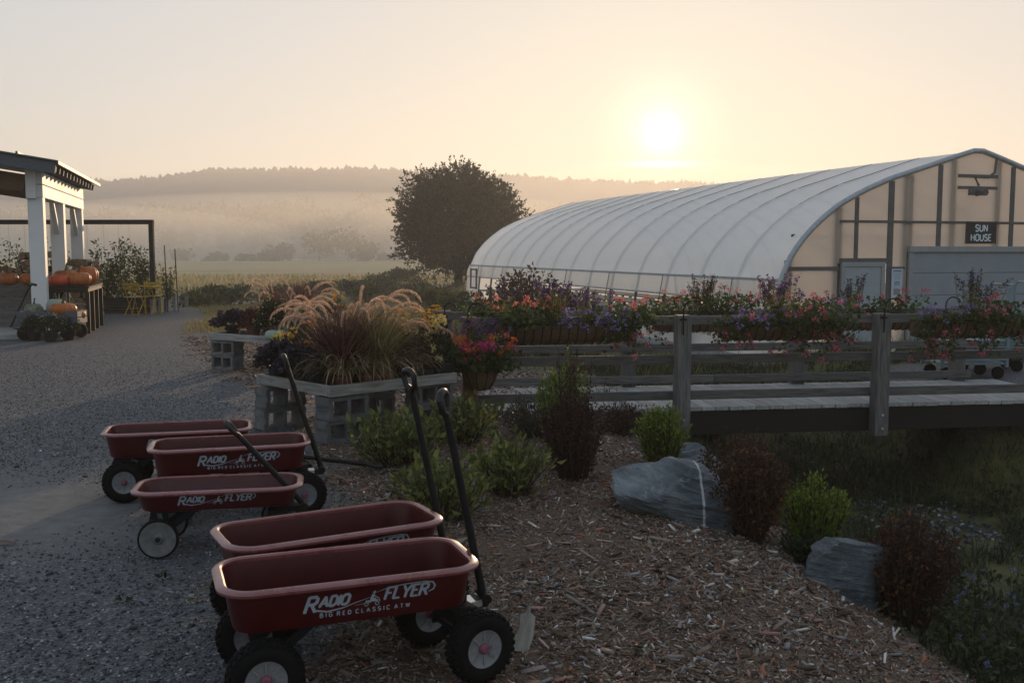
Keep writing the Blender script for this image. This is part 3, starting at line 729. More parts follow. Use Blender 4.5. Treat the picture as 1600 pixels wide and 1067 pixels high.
# small framed window in the far left end bay
wy = GL_-1.55
fw = ghbar('window_frame', (-.06, wy-.45, .95), (-.06, wy+.45, .95), .06, .07, GHD); ghbar('window_frame', (-.02, wy-.45, 1.75), (-.02, wy+.45, 1.75), .06, .07, GHD)
ghbar('window_frame', (-.05, wy-.45, .9), (-.03, wy-.45, 1.8), .06, .07, GHD); ghbar('window_frame', (-.05, wy+.45, .9), (-.03, wy+.45, 1.8), .06, .07, GHD)
for b in range(1, NB):                               # crank straps over the curtain
    if b % 2: mm = MB(); mm.tube([(float(np.interp(z, [p[1] for p in prf[:6]], [p[0] for p in prf[:6]]))-.12, b*BAY+.2*(hip_z-z)*0, z) for z in (hip_z, hem_z-.3)], .012, 5); mm.build('strap', GHD, gh)

# front wall: panels between studs and girts
def ztop(x):
    xx = x if x <= HW else 2*HW-x
    return float(np.interp(xx, [p[0] for p in prf[:13]], [p[1] for p in prf[:13]]))
XW = lambda u, v=400: wall_pt(u, v)[0]; ZW = lambda v, u=1400: wall_pt(u, v)[1]
z_g1 = ZW(347, 1400); z_g2 = ZW(420, 1270); z_hd = ZW(412, 1350); z_oh = ZW(393, 1480)
studs = [(XW(1234), .17), (XW(1309), .26), (XW(1336), .13), (XW(1389), .20), (XW(1417), .36), (XW(1464), .16), (XW(1486), .20)]
studs = studs+[(2*HW-x, w_) for x, w_ in studs]
xs = sorted(studs)
d0, d1 = XW(1316), XW(1378); zd = ZW(416, 1345)                 # man door
o0 = XW(1421); o1 = 2*HW-o0                                        # overhead door
def panel(x0, x1, z0, z1a, z1b, name='wall_panel'):
    """translucent sheet between x0 and x1, top edge following the arch if given as a list"""
    m = MB(); k = 8
    xs_ = [x0+(x1-x0)*i/k for i in range(k+1)]
    V = []
    for y in (0, .02):
        for x in xs_: V.append((x, y, z0))
        for x in xs_: V.append((x, y, min(z1a, ztop(x)-.03) if z1b else z1a))
    n = k+1; F = []
    for i in range(k):
        F.append((i, i+1, n+i+1, n+i)); F.append((2*n+i+1, 2*n+i, 3*n+i, 3*n+i+1)); F.append((n+i, n+i+1, 3*n+i+1, 3*n+i)); F.append((i+1, i, 2*n+i, 2*n+i+1))
    F.append((0, n, 3*n, 2*n)); F.append((n-1, 3*n-1, 4*n-1, 2*n-1)); m.add(V, F)
    if min(V[i][2] for i in range(n, 2*n))-z0 < .02: return
    m.build(name, PANEL, gh)
cx_ = [.03]+[x for x, _ in xs]+[2*HW-.03]
girt_rows = [0, z_g2, z_g1, 9]
for i in range(len(cx_)-1):
    a, b = cx_[i], cx_[i+1]; mid = (a+b)/2; top = max(ztop(a), ztop(b))
    if o0-.05 < mid < o1+.05: lv = [z_oh, z_g1, 9]
    elif d0-.25 < mid < d1+.25: lv = [z_hd, z_g1, 9]
    elif mid < d0 or mid > 2*HW-d0: lv = [0, z_g2, 9]
    else: lv = [0, z_g2, z_g1, 9]
    for q in range(len(lv)-1):
        if lv[q] < top-.05: panel(a+.004, b-.004, lv[q]+.004, min(lv[q+1]-.004, 9), True)
for x, w_ in xs:
    zt = ztop(x)-.06
    z0 = 0 if not (o0-.02 < x < o1+.02) else z_oh
    if d0-.02 < x < d1+.02: z0 = z_hd
    crisp = any(abs(x-q) < .01 or abs(2*HW-x-q) < .01 for q in (XW(1336), XW(1389), XW(1464)))
    yq = -.016 if crisp else .07
    board('stud', (x, yq, z0), (x, yq, zt), w_*.75, .03 if crisp else .09, GHD, gh, up=(0, 1, 0))
def girt(x0, x1, z, h_=.06): board('girt', (x0, -.040, z), (x1, -.040, z), .016, h_, GHD, gh)
girt(.42, XW(1309), z_g2, .09); girt(XW(1309), 2*HW-XW(1309), z_g1, .06); girt(XW(1389), XW(1412), z_g2, .07)
girt(XW(1310), XW(1386), z_hd+.06, .12)
girt(XW(1490), 2*HW-XW(1490), ZW(276, 1528), .08); girt(XW(1490), 2*HW-XW(1490), ZW(294, 1528), .07)
# doors
dr = board('door', ((d0+d1)/2, -.02, .02), ((d0+d1)/2, -.02, zd+.01), (d1-d0)-.10, .05, DOORB, gh, up=(0, 1, 0))
for x in (d0, d1): board('door_frame', (x, -.03, 0), (x, -.03, zd+.04), .10, .08, DOORF, gh, up=(0, 1, 0))
board('door_frame', (d0-.05, -.034, zd+.04), (d1+.05, -.034, zd+.04), .08, .10, DOORF, gh)
mm = MB(); mm.tube([(d1-.17, -.05, 1.0), (d1-.17, -.11, 1.0), (d1-.27, -.11, 1.0)], .012, 6); mm.build('door_handle', GHM, gh)
mm = MB(); mm.box(((o0+o1)/2, .05, z_oh/2), (o1-o0, .03, z_oh-.01)); mm.build('door_backing', GHD, gh)  # added dark sheet, unseen, stops light leaking between the door panels
zz = np.linspace(.02, z_oh+.01, 6)
for k in range(5): board('door_panel', (o0+.03, -.01, (zz[k]+zz[k+1])/2), (o1-.03, -.01, (zz[k]+zz[k+1])/2), .05, zz[k+1]-zz[k]-.004, ODOOR, gh, bev=.012)
for x in (o0, o1): board('door_track', (x, -.035, 0), (x, -.035, z_oh), .11, .07, DOORF, gh, up=(0, 1, 0))
board('door_header', (o0-.08, -.05, z_oh+.05), (o1+.08, -.05, z_oh+.05), .10, .13, DOORF, gh)
# camera on its bracket and bent conduit
mm = MB(); zc = ZW(301, 1530); mm.tube([(HW, -.02, zc), (HW, -.12, zc), (HW, -.30, zc-.02)], [.09, .08, .075], 12); mm.box((HW-.14, -.05, zc), (.22, .06, .14)); mm.build('wall_lamp', GHD, gh)
mm = MB(); mm.tube([(HW+.02, -.05, zc+.15), (HW-.1, -.05, zc+.34), (HW+.28, -.05, zc+.34), (HW+.46, -.05, zc+.46), (HW+.5, -.05, zc+.8)], .03, 7); mm.build('conduit', GHD, gh)
# inside: king post and benches with legs
mm = MB(); mm.box((HW, .5, z_oh+.55), (.16, .12, 1.1)); mm.build('inner_post', GHD, gh)
board('inner_tie', (.9, .6, z_oh+.35), (2*HW-.9, .6, z_oh+.35), .05, .07, GHD, gh)
for side, xx in ((0, .95), (1, 2.9), (2, 5.0)):
    for k in range(6):
        y0 = 3.2+k*3.6
        bt = thing('potting_bench', 'grey slatted bench inside the greenhouse seen through its open side', 'bench', (0, 0, 0), 0, 'benches inside the greenhouse')
        c, s_ = math.cos(R(17.8)), math.sin(R(17.8)); bt.location = (5.57+c*xx-s_*y0, 21.5+s_*xx+c*y0, GZ); bt.rotation_euler = (0, 0, R(17.8))
        if side == 0 and k == 0:
            for i in range(6): board('slat', (-.55+i*.22, 0, .82), (-.55+i*.22, 3.2, .82), .18, .04, BENCHM, bt)
            for a in (-.5, .5):
                for b_ in (.15, 1.6, 3.05): board('leg', (a, b_, 0), (a, b_, .80), .09, .09, BENCHM, bt)
            bp0 = bt
        else:
            for ch in bp0.children: dup(ch, bt)
gh_tag = tag
# signs on the front wall
def on_wall(x, y, z):
    c, s_ = math.cos(R(17.8)), math.sin(R(17.8)); return (5.57+c*x-s_*y, 21.5+s_*x+c*y, GZ+z)
x0, zb = wall_pt(1505.5, 381); x1, zt = wall_pt(1554.5, 347)
sg = thing('house_sign', 'black sign with white words fixed above the wide overhead door', 'sign', on_wall((x0+x1)/2, -.05, zb), R(17.8))
mm = MB(); mm.box((0, 0, (zt-zb)/2), (x1-x0, .02, zt-zb)); mm.build('sign_panel', BLACKP, sg)
SIGNW = mat('white_sign_lettering', (.62,.68,.74), .6, .03, 5)
ink = Ink(Matrix(((1,0,0,0),(0,0,-1,-.011),(0,1,0,0),(0,0,0,1))))
h_ = (zt-zb)*.28; wd_ = h_*.21
for txt, zz_ in (('SUN', .57), ('HOUSE', .14)):
    W_ = ink.width(txt, h_, .26); ink.text(txt, -W_/2, (zt-zb)*zz_, h_, wd_, .26)
ink.build('lettering', SIGNW, sg)
x0, zb = wall_pt(1389.5, 464); x1, zt = wall_pt(1408, 420)
sg = thing('notice_board', 'narrow pale notice sheet with small dark print right of the door', 'notice', on_wall((x0+x1)/2, -.05, zb), R(17.8))
mm = MB(); mm.box((0, 0, (zt-zb)/2), (x1-x0, .012, zt-zb)); mm.build('sheet', mat('pale_blue_sheet', (.42,.50,.60), .6, .05, 4), sg)
INK = mat('dark_print', (.03,.035,.05), .7, .1, 5)
ink = Ink(Matrix(((1,0,0,0),(0,0,-1,-.007),(0,1,0,0),(0,0,0,1)))); hh = zt-zb; ww = x1-x0
for txt, zz_, k in (('SUNNY', .50, .055), ('SPOTS', .415, .055)):
    W_ = ink.width(txt, hh*k, .3); ink.text(txt, -W_/2, hh*zz_, hh*k, hh*k*.22, .3)
for zz_, f in ((.93, .38), (.875, .36)): ink.ribbon([(-ww*f, hh*zz_), (ww*f, hh*zz_)], hh*(.028 if zz_ > .9 else .012))
rr = random.Random(4)
for zz_, f in ((.805, .36), (.745, .30), (.685, .34), (.625, .24)):
    q = -f
    while q < f: l = rr.uniform(.04, .13); ink.ribbon([(ww*q, hh*zz_), (ww*min(q+l, f), hh*zz_)], hh*.017); q += l+.05
ink.ribbon([(-ww*.35, hh*.36), (ww*.35, hh*.36)], hh*.008)
ink.build('print', INK, sg)
ink = Ink(Matrix(((1,0,0,0),(0,0,-1,-.007),(0,1,0,0),(0,0,0,1)))); ink.ribbon([(-ww*.3, hh*.19), (ww*.3, hh*.19)], hh*.22); ink.build('printed_picture', mat('muted_print', (.25,.22,.21), .7, .3, 40), sg)

# ------------------------------------------------------------------ white porch on the left
A = math.atan2(.279, .96)
sh = thing('market_shelter', 'open shelter with white square posts and a dark metal roof at the left edge', 'shelter', (-8.6, 18.4, 0), A)
# local: x right (towards the yard) = face of the posts at x=0, y back along the row of posts
for s_ in (.13, 2.6, 5.45):
    board('post', (-.13, s_, 0), (-.13, s_, 2.55), .26, .26, WHITE, sh, up=(0, 1, 0))
    board('post_base', (-.13, s_, 0), (-.13, s_, .14), .31, .31, WHITE, sh, up=(0, 1, 0))
for z in (2.66, 2.90): board('fascia_board', (-.11, -.02, z), (-.11, 5.62, z), .24, .226, WHITE, sh)
for s_ in (2.6, 5.45): board('knee_brace', (-.13, s_-.14, 1.95), (-.13, s_-.75, 2.56), .09, .09, WHITE, sh)
board('end_board', (-.26, .02, 2.78), (-.10, .02, 2.78), .27, .52, WHITE, sh)
for y in (.13, 5.45):
    board('header_beam', (-.30, y, 2.80), (-4.55, y, 2.80+4.25*.155), .2, .32, WOODB, sh)
    board('post', (-4.42, y, 0), (-4.42, y, 3.22), .24, .24, WHITE, sh, up=(0, 1, 0))
sl_ = .155
for s_ in np.arange(-.35, 5.6, .46): board('rafter_tail', (.30, s_, 3.04), (-.20, s_, 3.04+.5*sl_), .09, .13, FASC, sh)
board('gable_board', (.33, -.62, 3.05), (-4.6, -.62, 3.05+4.93*sl_), .05, .24, FASC, sh)
for k in range(8):
    xa, xb = .36-k*.64, .36-(k+1)*.64+.01
    board('roof_sheet', (xa, 2.5, 3.155+(.36-xa)*sl_), (xb, 2.5, 3.155+(.36-xb)*sl_), 6.4, .03, SLATE, sh)
    if k: board('roof_seam', (xa, -.69, 3.19+(.36-xa)*sl_), (xa, 5.69, 3.19+(.36-xa)*sl_), .04, .04, SLATE, sh)
board('eave_trim', (.375, -.69, 3.13), (.375, 5.69, 3.13), .03, .07, SLATE, sh)
pad = MB(); pad.box((-3.0, 2.9, .02), (6.6, 6.9, .12)); p_ = pad.build('concrete_pad', mat('smooth_concrete', (.30,.30,.30), .85, .12, 2, .2, 60), None, (-8.6, 18.4, 0), (0, 0, A)); p_['kind'] = 'structure'; p_['label'] = 'smooth concrete slab under the white shelter'
PADZ = .08
def shl(x, y): return (-8.6+math.cos(A)*x-math.sin(A)*y, 18.4+math.sin(A)*x+math.cos(A)*y)

# pumpkins
def pumpkin(name, label, loc, r_, h_, skin, seed, ribs=14, cat_='pumpkin', stem=True, tilt=0, group=None, stem_h=.09):
    t = thing(name, label, cat_, loc, seed*1.3, group); n, k = 56, 16; V = []; F = []
    rd = random.Random(seed)
    for i in range(k+1):
        ph = -math.pi/2+math.pi*i/k
        for j in range(n):
            a = 2*math.pi*j/n; rib = 1-.075*abs(math.cos(a*ribs/2))**.5*0 - .07*(1-abs(math.sin(a*ribs/2))**.6)*math.cos(ph)**.4
            rr_ = r_*abs(math.cos(ph))**.72*rib; zz_ = h_/2*(math.copysign(abs(math.sin(ph))**.9, math.sin(ph)))-(.11*h_*math.exp(-(math.cos(ph)/.35)**2) if ph > 0 else 0)+(.06*h_*math.exp(-(math.cos(ph)/.35)**2) if ph < 0 else 0)
            V.append((rr_*math.cos(a), rr_*math.sin(a), zz_+h_/2-.03*h_))
    for i in range(k):
        for j in range(n): F.append((i*n+j, i*n+(j+1)%n, (i+1)*n+(j+1)%n, (i+1)*n+j))
    m = MB(); m.add(V, F, True); m.build('skin', skin, t)
    if stem:
        m = MB(); q = r_*.22; m.tube([(0,0,h_*.82), (.01,0,h_*.9+stem_h*.3), (q*.4,.01,h_*.92+stem_h*.8), (q*.9,.02,h_*.92+stem_h*1.05)], [q*.75, q*.42, q*.34, q*.40], 8); m.build('stem', STEM, t)
    if tilt: t.rotation_euler = (tilt, 0, seed*1.3)
    return t
# crate with pumpkins under the shelter
cxy = (-9.75, 20.1)
cr = thing('wooden_crate', 'big grey wooden box with wide planks standing behind the nearest white post', 'crate', (*cxy, PADZ), A)
for k in range(4):
    board('plank', (-.56, -.44, .10+k*.195), (.56, -.44, .10+k*.195), .03, .188, WOODG, cr)
    for x in (-.545, .545): board('plank', (x, -.42, .10+k*.195), (x, .45, .10+k*.195), .03, .188, WOODG, cr)
for k in range(5): board('plank', (-.56, -.36+k*.185, .80), (.56, -.36+k*.185, .80), .178, .03, WOODG, cr)
ct = PADZ+.815
pumpkin('pumpkin', 'orange pumpkin with a tall stem on the grey box, left one', (-10.02, 19.85, ct), .185, .26, PUMP, 3, stem_h=.16)
pumpkin('pumpkin', 'orange pumpkin on the grey box half hidden by the nearest white post', (-9.66, 19.95, ct), .17, .25, PUMP, 5)
pumpkin('squash', 'greenish white squash lying on the slab behind the nearest post', (-8.72, 19.3, PADZ), .17, .5, PUMPW, 6, cat_='squash', stem_h=.13)
# firewood
r = random.Random(11)
ENDW = mat('cut_wood_face', (.22,.13,.075), .85, .3, 20, .3, 90, c2=(.30,.20,.12), objvar=.25)
LOGB = mat('log_bark', (.06,.042,.03), .95, .35, 14, .8, 60, objvar=.25)
logs = []
for k in range(5):
    n = [7, 9, 5, 8, 6][k]; V = []; F = []
    pts = []
    for j in range(n):
        a = 2*math.pi*j/n; q = .085*r.uniform(.85, 1.15); 
        if k % 2 == 0 and math.sin(a) < -.1: pts.append((q*math.cos(a), -.03))
        else: pts.append((q*math.cos(a), q*math.sin(a)))
    V = [(x, -.2, z) for x, z in pts]+[(x*.97, .2, z*.97) for x, z in pts]
    me = bpy.data.meshes.new('firewood_log'); me.from_pydata(V, [], [tuple(range(n))[::-1], tuple(range(n, 2*n))]+[(j, (j+1)%n, n+(j+1)%n, n+j) for j in range(n)])
    bm = bmesh.new(); bm.from_mesh(me); bmesh.ops.recalc_face_normals(bm, faces=bm.faces); bm.to_mesh(me); bm.free()
    me.materials.append(ENDW); me.materials.append(LOGB)
    for p in me.polygons: p.material_index = 0 if len(p.vertices) == n else 1
    logs.append(me)
def logpos(cx, row, x, seed_label, group, y=22.6, z0=PADZ):
    o = link('firewood_log', logs[r.randrange(5)], None, (x, y+r.uniform(-.08, .08), z0+.075+row*.145)); o.rotation_euler = (r.uniform(-.05, .05), r.uniform(0, 6.28), R(15)+r.uniform(-.15, .15)); s_ = r.uniform(.85, 1.15); o.scale = (s_, 1, s_)
    tag(o, seed_label, 'firewood', group)
for row in range(10):
    for k in range(9):
        x = -11.75+k*.17+(row % 2)*.085
        if row >= 8 and k < 4: continue
        logpos(0, row, x, 'split log in the firewood stack left of the nearest white post', 'firewood logs stacked left of the nearest white post')
for row in range(9):
    for k in range(4):
        logpos(0, row, -10.08+k*.17+(row % 2)*.085, 'split log in the firewood stack between the white posts', 'firewood logs stacked between the white posts', 22.9)

# black slatted table with pumpkins
tb = thing('slatted_table', 'long black slatted table carrying four orange pumpkins', 'table', (-8.05, 18.95, 0), A)
TW, TL, TH = .74, 2.25, .86
for k in range(17):
    board('slat', (-TW+.01, .03+k*.135, TH+.02), (0.01, .03+k*.135, TH+.02), .105, .035, BLACKM, tb)
for x in (-.03, -TW+.05):
    board('rail', (x, 0, TH-.035), (x, TL, TH-.035), .035, .07, BLACKM, tb)
for y in (.0, TL): board('rail', (-TW+.07, y, TH-.036), (-.05, y, TH-.036), .035, .07, BLACKM, tb)
for x in (-.035, -TW+.055):
    for y in (.05, .76, 1.47, TL-.05): board('leg', (x, y, 0), (x, y, TH-.07), .075, .075, BLACKM, tb, up=(0, 1, 0))
def ontab(x, y): c, s_ = math.cos(A), math.sin(A); return (-8.05+c*x-s_*y, 18.95+s_*x+c*y, TH+.037)
pumpkin('pumpkin', 'flat reddish pumpkin without a stem at the left end of the black table', ontab(-.55, .25), .215, .22, PUMPR, 8, ribs=9, stem=False)
pumpkin('pumpkin', 'round orange pumpkin with a thick green stem at the front of the black table', ontab(-.20, .30), .225, .29, PUMP, 9, stem_h=.14)
pumpkin('pumpkin', 'wide orange pumpkin with an upright stem at the back of the black table', ontab(-.52, .95), .25, .32, PUMP, 10, stem_h=.15)
pumpkin('pumpkin', 'tall orange pumpkin at the right end of the black table', ontab(-.16, 1.1), .225, .40, PUMP, 11, stem_h=.10)

# small wooden garden wagon with pumpkins
gw = thing('garden_cart', 'small grey wooden sided cart filled with pumpkins behind potted mums', 'cart', (-8.22, 17.75, 0), R(4))
for sgn in (-1, 1):
    for z in (.34, .455): board('side_board', (-.50, sgn*.26, z), (.52, sgn*.26, z), .022, .105, FASC, gw)
    for x in (-.35, .36): board('stake', (x, sgn*.278, .27), (x, sgn*.278, .52), .05, .014, WOODG, gw, up=(0, 1, 0))
for x in (-.5, .52):
    for z in (.34, .455): board('end_board', (x, -.245, z), (x, .245, z), .022, .105, FASC, gw)
board('bed', (-.49, 0, .275), (.51, 0, .275), .5, .025, WOODG, gw)
for x in (-.36, .38):
    ax_ = MB(); ax_.tube([(x, -.3, .13), (x, .3, .13)], .012, 6); ax_.build('axle', BLACKM, gw)
    for sgn in (-1, 1):
        T = Matrix.Translation((x, sgn*.30, .13)) @ Matrix.Rotation(math.pi/2, 4, 'X')
        wm = MB(); wm.lathe([(.10,-.03),(.125,-.025),(.13,0),(.125,.025),(.10,.03)], 28, T, False); wh = wm.build('wheel', RUB, gw)
        wm = MB(); wm.lathe([(.02,-.02),(.075,-.02),(.105,-.012),(.105,.012),(.075,.02),(.02,.02)], 24, T); wm.build('rim', RUB, wh)
hm = MB(); hm.tube([(-.55, 0, .17), (-.72, 0, .22), (-.42, .05, .86), (-.34, .05, .98)], .016, 8); hd = hm.build('handle', BLACKM, gw); hm = MB(); hm.tube([(-.36, -.04, .96), (-.35, .05, .985), (-.30, .14, .96)], .024, 8); hm.build('grip', BLACKP, hd)
pumpkin('pumpkin', 'orange pumpkin in the wooden cart', (-7.98, 17.68, .42), .23, .25, PUMP, 14, stem_h=.15)
pumpkin('pumpkin', 'orange pumpkin mostly sunk in the wooden cart, right end', (-7.80, 17.86, .34), .13, .2, PUMP, 13, stem_h=.09)
pumpkin('gourd', 'dark mottled gourd at the left end of the wooden cart', (-8.52, 17.72, .36), .16, .30, PUMPG, 15, cat_='gourd', stem=True)
pumpkin('squash', 'pale blue green squash in the wooden cart beside the nearest post', (-8.2, 17.9, .40), .17, .34, PUMPW, 16, cat_='squash')

# raised bed with a timber frame over it
BX0, BX1, BY = -13.4, -9.15, 25.1
rb = thing('raised_bed', 'raised garden bed with dark corrugated metal front and timber end boards', 'garden bed', (BX1, BY, 0), 0)
n = 240; xx = np.linspace(BX0-BX1, 0, 3); zz = np.linspace(0, .36, 49)
V = np.stack([np.repeat(xx[None], 49, 0), np.repeat((-.018*np.sin(zz*2*math.pi/.075))[:, None], 3, 1), np.repeat(zz[:, None], 3, 1)], -1).reshape(-1, 3); ii = np.arange(49*3).reshape(49, 3)
part_np('metal_sheet', V, np.stack([ii[:-1, :-1], ii[:-1, 1:], ii[1:, 1:], ii[1:, :-1]], -1).reshape(-1, 4), mat('dark_corrugated_metal', (.045,.042,.04), .45, .2, 6, metal=.3), rb)
board('cap_board', (BX0-BX1, -.01, .385), (.04, -.01, .385), .09, .04, WOODD, rb)
for k in range(4): board('end_board', (.06+.05*k, .1+k*.42, .0), (.06+.05*k, .1+k*.42, .36+.03*k), .24, .07, WOODW, rb, up=(1, 0, 0))
board('cap_board', (.03, .06, .39), (.2, 1.45, .42), .07, .04, WOODD, rb)
sm_ = MB(); sm_.box(((BX0-BX1)/2, .72, .16), (BX1-BX0-.1, 1.36, .32)); sm_.build('soil', SOIL, rb)
tr_ = thing('timber_frame', 'dark timber goalpost frame with hanging strings over the raised bed', 'frame', (BX1, 25.35, 0), 0)
board('top_beam', (-4.15, 0, 2.30), (.08, 0, 2.30), .12, .115, WOODD, tr_)
for x in (.02, -3.98): board('post', (x, 0, 0), (x, 0, 2.24), .11, .11, WOODD, tr_, up=(0, 1, 0))
for k, x in enumerate((-3.6, -3.2, -2.55, -1.95, -1.62, -1.2, -.82, -.55)):
    mm = MB(); mm.tube([(x, 0, 2.24), (x+.02, 0, 1.7), (x-.01, .02, .6)], .0035, 4); mm.build('string', mat('pale_string', (.45,.42,.36), .9, .1, 5) if k == 0 else bpy.data.materials['pale_string'], tr_)
LTOM = leafmat('tomato_leaves', (.045,.075,.015), (.12,.155,.035), .5)
def vine(x, y, h, w_, seed, label, n=420, group=None, z=.32):
    r = np.random.default_rng(seed); t = thing('tomato_plant', label, 'plant', (x, y, z), 0, group)
    paths = []; P = []; D = []
    for k in range(int(5+w_*6)):
        a = r.uniform(0, 6.28); ph = r.uniform(.6, 1.0)*h; p = np.array([r.normal(0, w_*.18), r.normal(0, .12), 0]); path = [tuple(p)]
        for s_ in range(7):
            p = p+np.array([math.cos(a)*w_*.06+r.normal(0, .035), math.sin(a)*.03+r.normal(0, .03), ph/7]); path.append(tuple(p))
            for q in range(int(n/(7*(5+w_*6)))+1):
                dd = rdirs(1, r, .1)[0]; P.append(p+dd*r.uniform(.02, .20)*(1.25-s_/9)); D.append(dd)
        paths.append(path)
    V, F = leaf_arrays(np.array(P), unit(np.array(D)+np.array([0, 0, -.25])), r.uniform(.06, .13, len(P)), .5, .15, r)
    part_np('foliage', V, F, LTOM, t); stems_mesh(paths, .009, .004).build('stem', mat('green_stem', (.06,.075,.025), .7, .2, 10) if 'green_stem' not in bpy.data.materials else bpy.data.materials['green_stem'], t)
for x, h, w_, sd, lab in ((-9.45,1.35,.55,1,'tall bushy tomato vine against the right frame post'),(-9.95,1.55,.65,2,'highest bushy tomato vine under the frame, right of the middle'),(-10.4,1.2,.6,3,'broad tomato vine right of the third white post'),(-10.75,.85,.5,9,'low tomato vine behind the tall orange pumpkin'),
                        (-11.05,1.05,.3,4,'thin tomato vine between two white posts'),(-11.5,1.35,.35,5,'thin tomato vine just right of the third white post'),(-12.1,1.5,.45,6,'tomato vine between the nearest and the middle post'),(-12.55,1.55,.5,7,'tomato vine behind the firewood, right'),(-13.1,1.5,.5,8,'tomato vine behind the firewood at the left edge')):
    vine(x, 25.55, h, w_, sd, lab, 800 if w_ > .5 else 300)
# dark zinnias and stakes right of the frame
zt_ = thing('zinnia_plant', 'tall thin plant with dark red flower heads beside two stakes', 'plant', (-8.9, 25.9, .3))
r = np.random.default_rng(77); paths = []; P = []; HP = []
for k in range(13):
    a = r.normal(0, .22); b = r.normal(0, .2); h = r.uniform(.5, 1.0); paths.append([(a*.3, b*.3, 0), (a*.8, b, h*.6), (a, b, h)]); HP.append((a, b, h))
    for q in range(22): f = r.uniform(.1, .9); P.append((a*f+r.normal(0, .04), b*f, h*f))
V, F = leaf_arrays(np.array(P), rdirs(len(P), r, .3), r.uniform(.06, .11, len(P)), .4); part_np('foliage', V, F, LTOM, zt_)
stems_mesh(paths, .006, .004).build('stem', bpy.data.materials['green_stem'], zt_)
hp = np.repeat(np.array(HP), 14, 0)+r.normal(0, .018, (13*14, 3)); V, F = leaf_arrays(hp, rdirs(len(hp), r), .04, .6); part_np('flower', V, F, leafmat('dark_red_petals', (.12,.012,.02), (.2,.03,.05)), zt_)
for k, (x, h) in enumerate(((-8.93, 1.72), (-8.66, 1.62))):
    m = MB(); m.tube([(0, 0, 0), (-.04, 0, h)], .014, 6); tag(m.build('garden_stake', WOODD, None, (x, 25.8, .0)), ['left of two thin stakes beside the frame post', 'right of two thin stakes beside the frame post'][k], 'stake')
# yellow bistro set
def bistro(name, label, x, y, rz):
    t = thing(name, label, 'chair', (x, y, 0), rz, 'yellow folding chairs')
    for sx in (-.19, .19):
        m = MB(); m.tube([(sx, -.20, .0), (sx, .04, .44), (sx, .20, .80)], .011, 6); m.build('back_leg', YEL, t)
        m = MB(); m.tube([(sx*.9, .22, .0), (sx*.9, -.19, .44)], .011, 6); m.build('front_leg', YEL, t)
    for k in range(6): board('seat_slat', (-.2, -.18+k*.066, .45), (.2, -.18+k*.066, .45), .05, .016, YEL, t)
    for k, z in enumerate((.66, .76)): board('back_slat', (-.21, .155+k*.045, z), (.21, .155+k*.045, z), .016, .062, YEL, t)
    for z, y_ in ((.18, .05), (.02, -.19), (.02, .21)): m = MB(); m.tube([(-.18, y_, z), (.18, y_, z)], .008, 5); m.build('crossbar', YEL, t)
    for s_ in (-1, 1): m = MB(); m.tube([(s_*.19, .08, .52), (-s_*.02, .13, .70)], .007, 5); m.build('brace', YEL, t)
bistro('folding_chair', 'yellow folding chair in front of the small table, facing away', -9.22, 24.35, R(172))
bistro('folding_chair', 'yellow folding chair behind the small table with its back to the field', -9.02, 25.0, R(20))
tt_ = thing('bistro_table', 'small yellow folding table with a thin top between the yellow chairs', 'table', (-9.10, 24.65, 0))
m = MB(); m.box((0, 0, .71), (.62, .5, .022)); m.build('table_top', YEL, tt_)
for sx in (-.24, .24):
    for s_ in (-1, 1): m = MB(); m.tube([(sx, s_*.22, 0), (sx, -s_*.2, .70)], .012, 6); m.build('leg', YEL, tt_)
# distant rail fence and the white box on the lawn, teal stake, radio mast on the hill
fn = thing('rail_fence', 'short grey rail fence at the field edge right of the yellow chairs', 'fence', (-11.9, 35.0, Hf(-11.9, 35)), R(4))
for z in (.45, .75): board('rail', (-.55, 0, z), (.42, 0, z+.05), .05, .1, WOODG, fn)
for x in (-.6, .45): board('post', (x, 0, 0), (x, 0, .98), .11, .11, WOODG, fn, up=(0, 1, 0))
m = MB(); m.tube([(0,0,0),(0,0,.42)], .035, 8); m.box((0,0,.41),(.08,.08,.06)); tag(m.build('water_tap_post', mat('teal_paint', (.10,.24,.26), .6, .1, 8), None, (-6.3, 29.5, g1(-6.3, 29.5))), 'short teal post standing on the lawn behind the plume grasses', 'post')
mt = thing('radio_mast', 'tiny radio mast on the crest of the far hill', 'mast', ((402-800)/1555*YH, YH-2, float(np.interp((402-800)/1555*YH, hx, crest))-2))
m = MB(); m.tube([(0,0,0),(0,0,7)], [.3,.2], 5); m.build('pole', GHD, mt); m = MB(); m.box((0,0,6),(1.4,.2,.3)); m.build('antenna', GHD, mt)
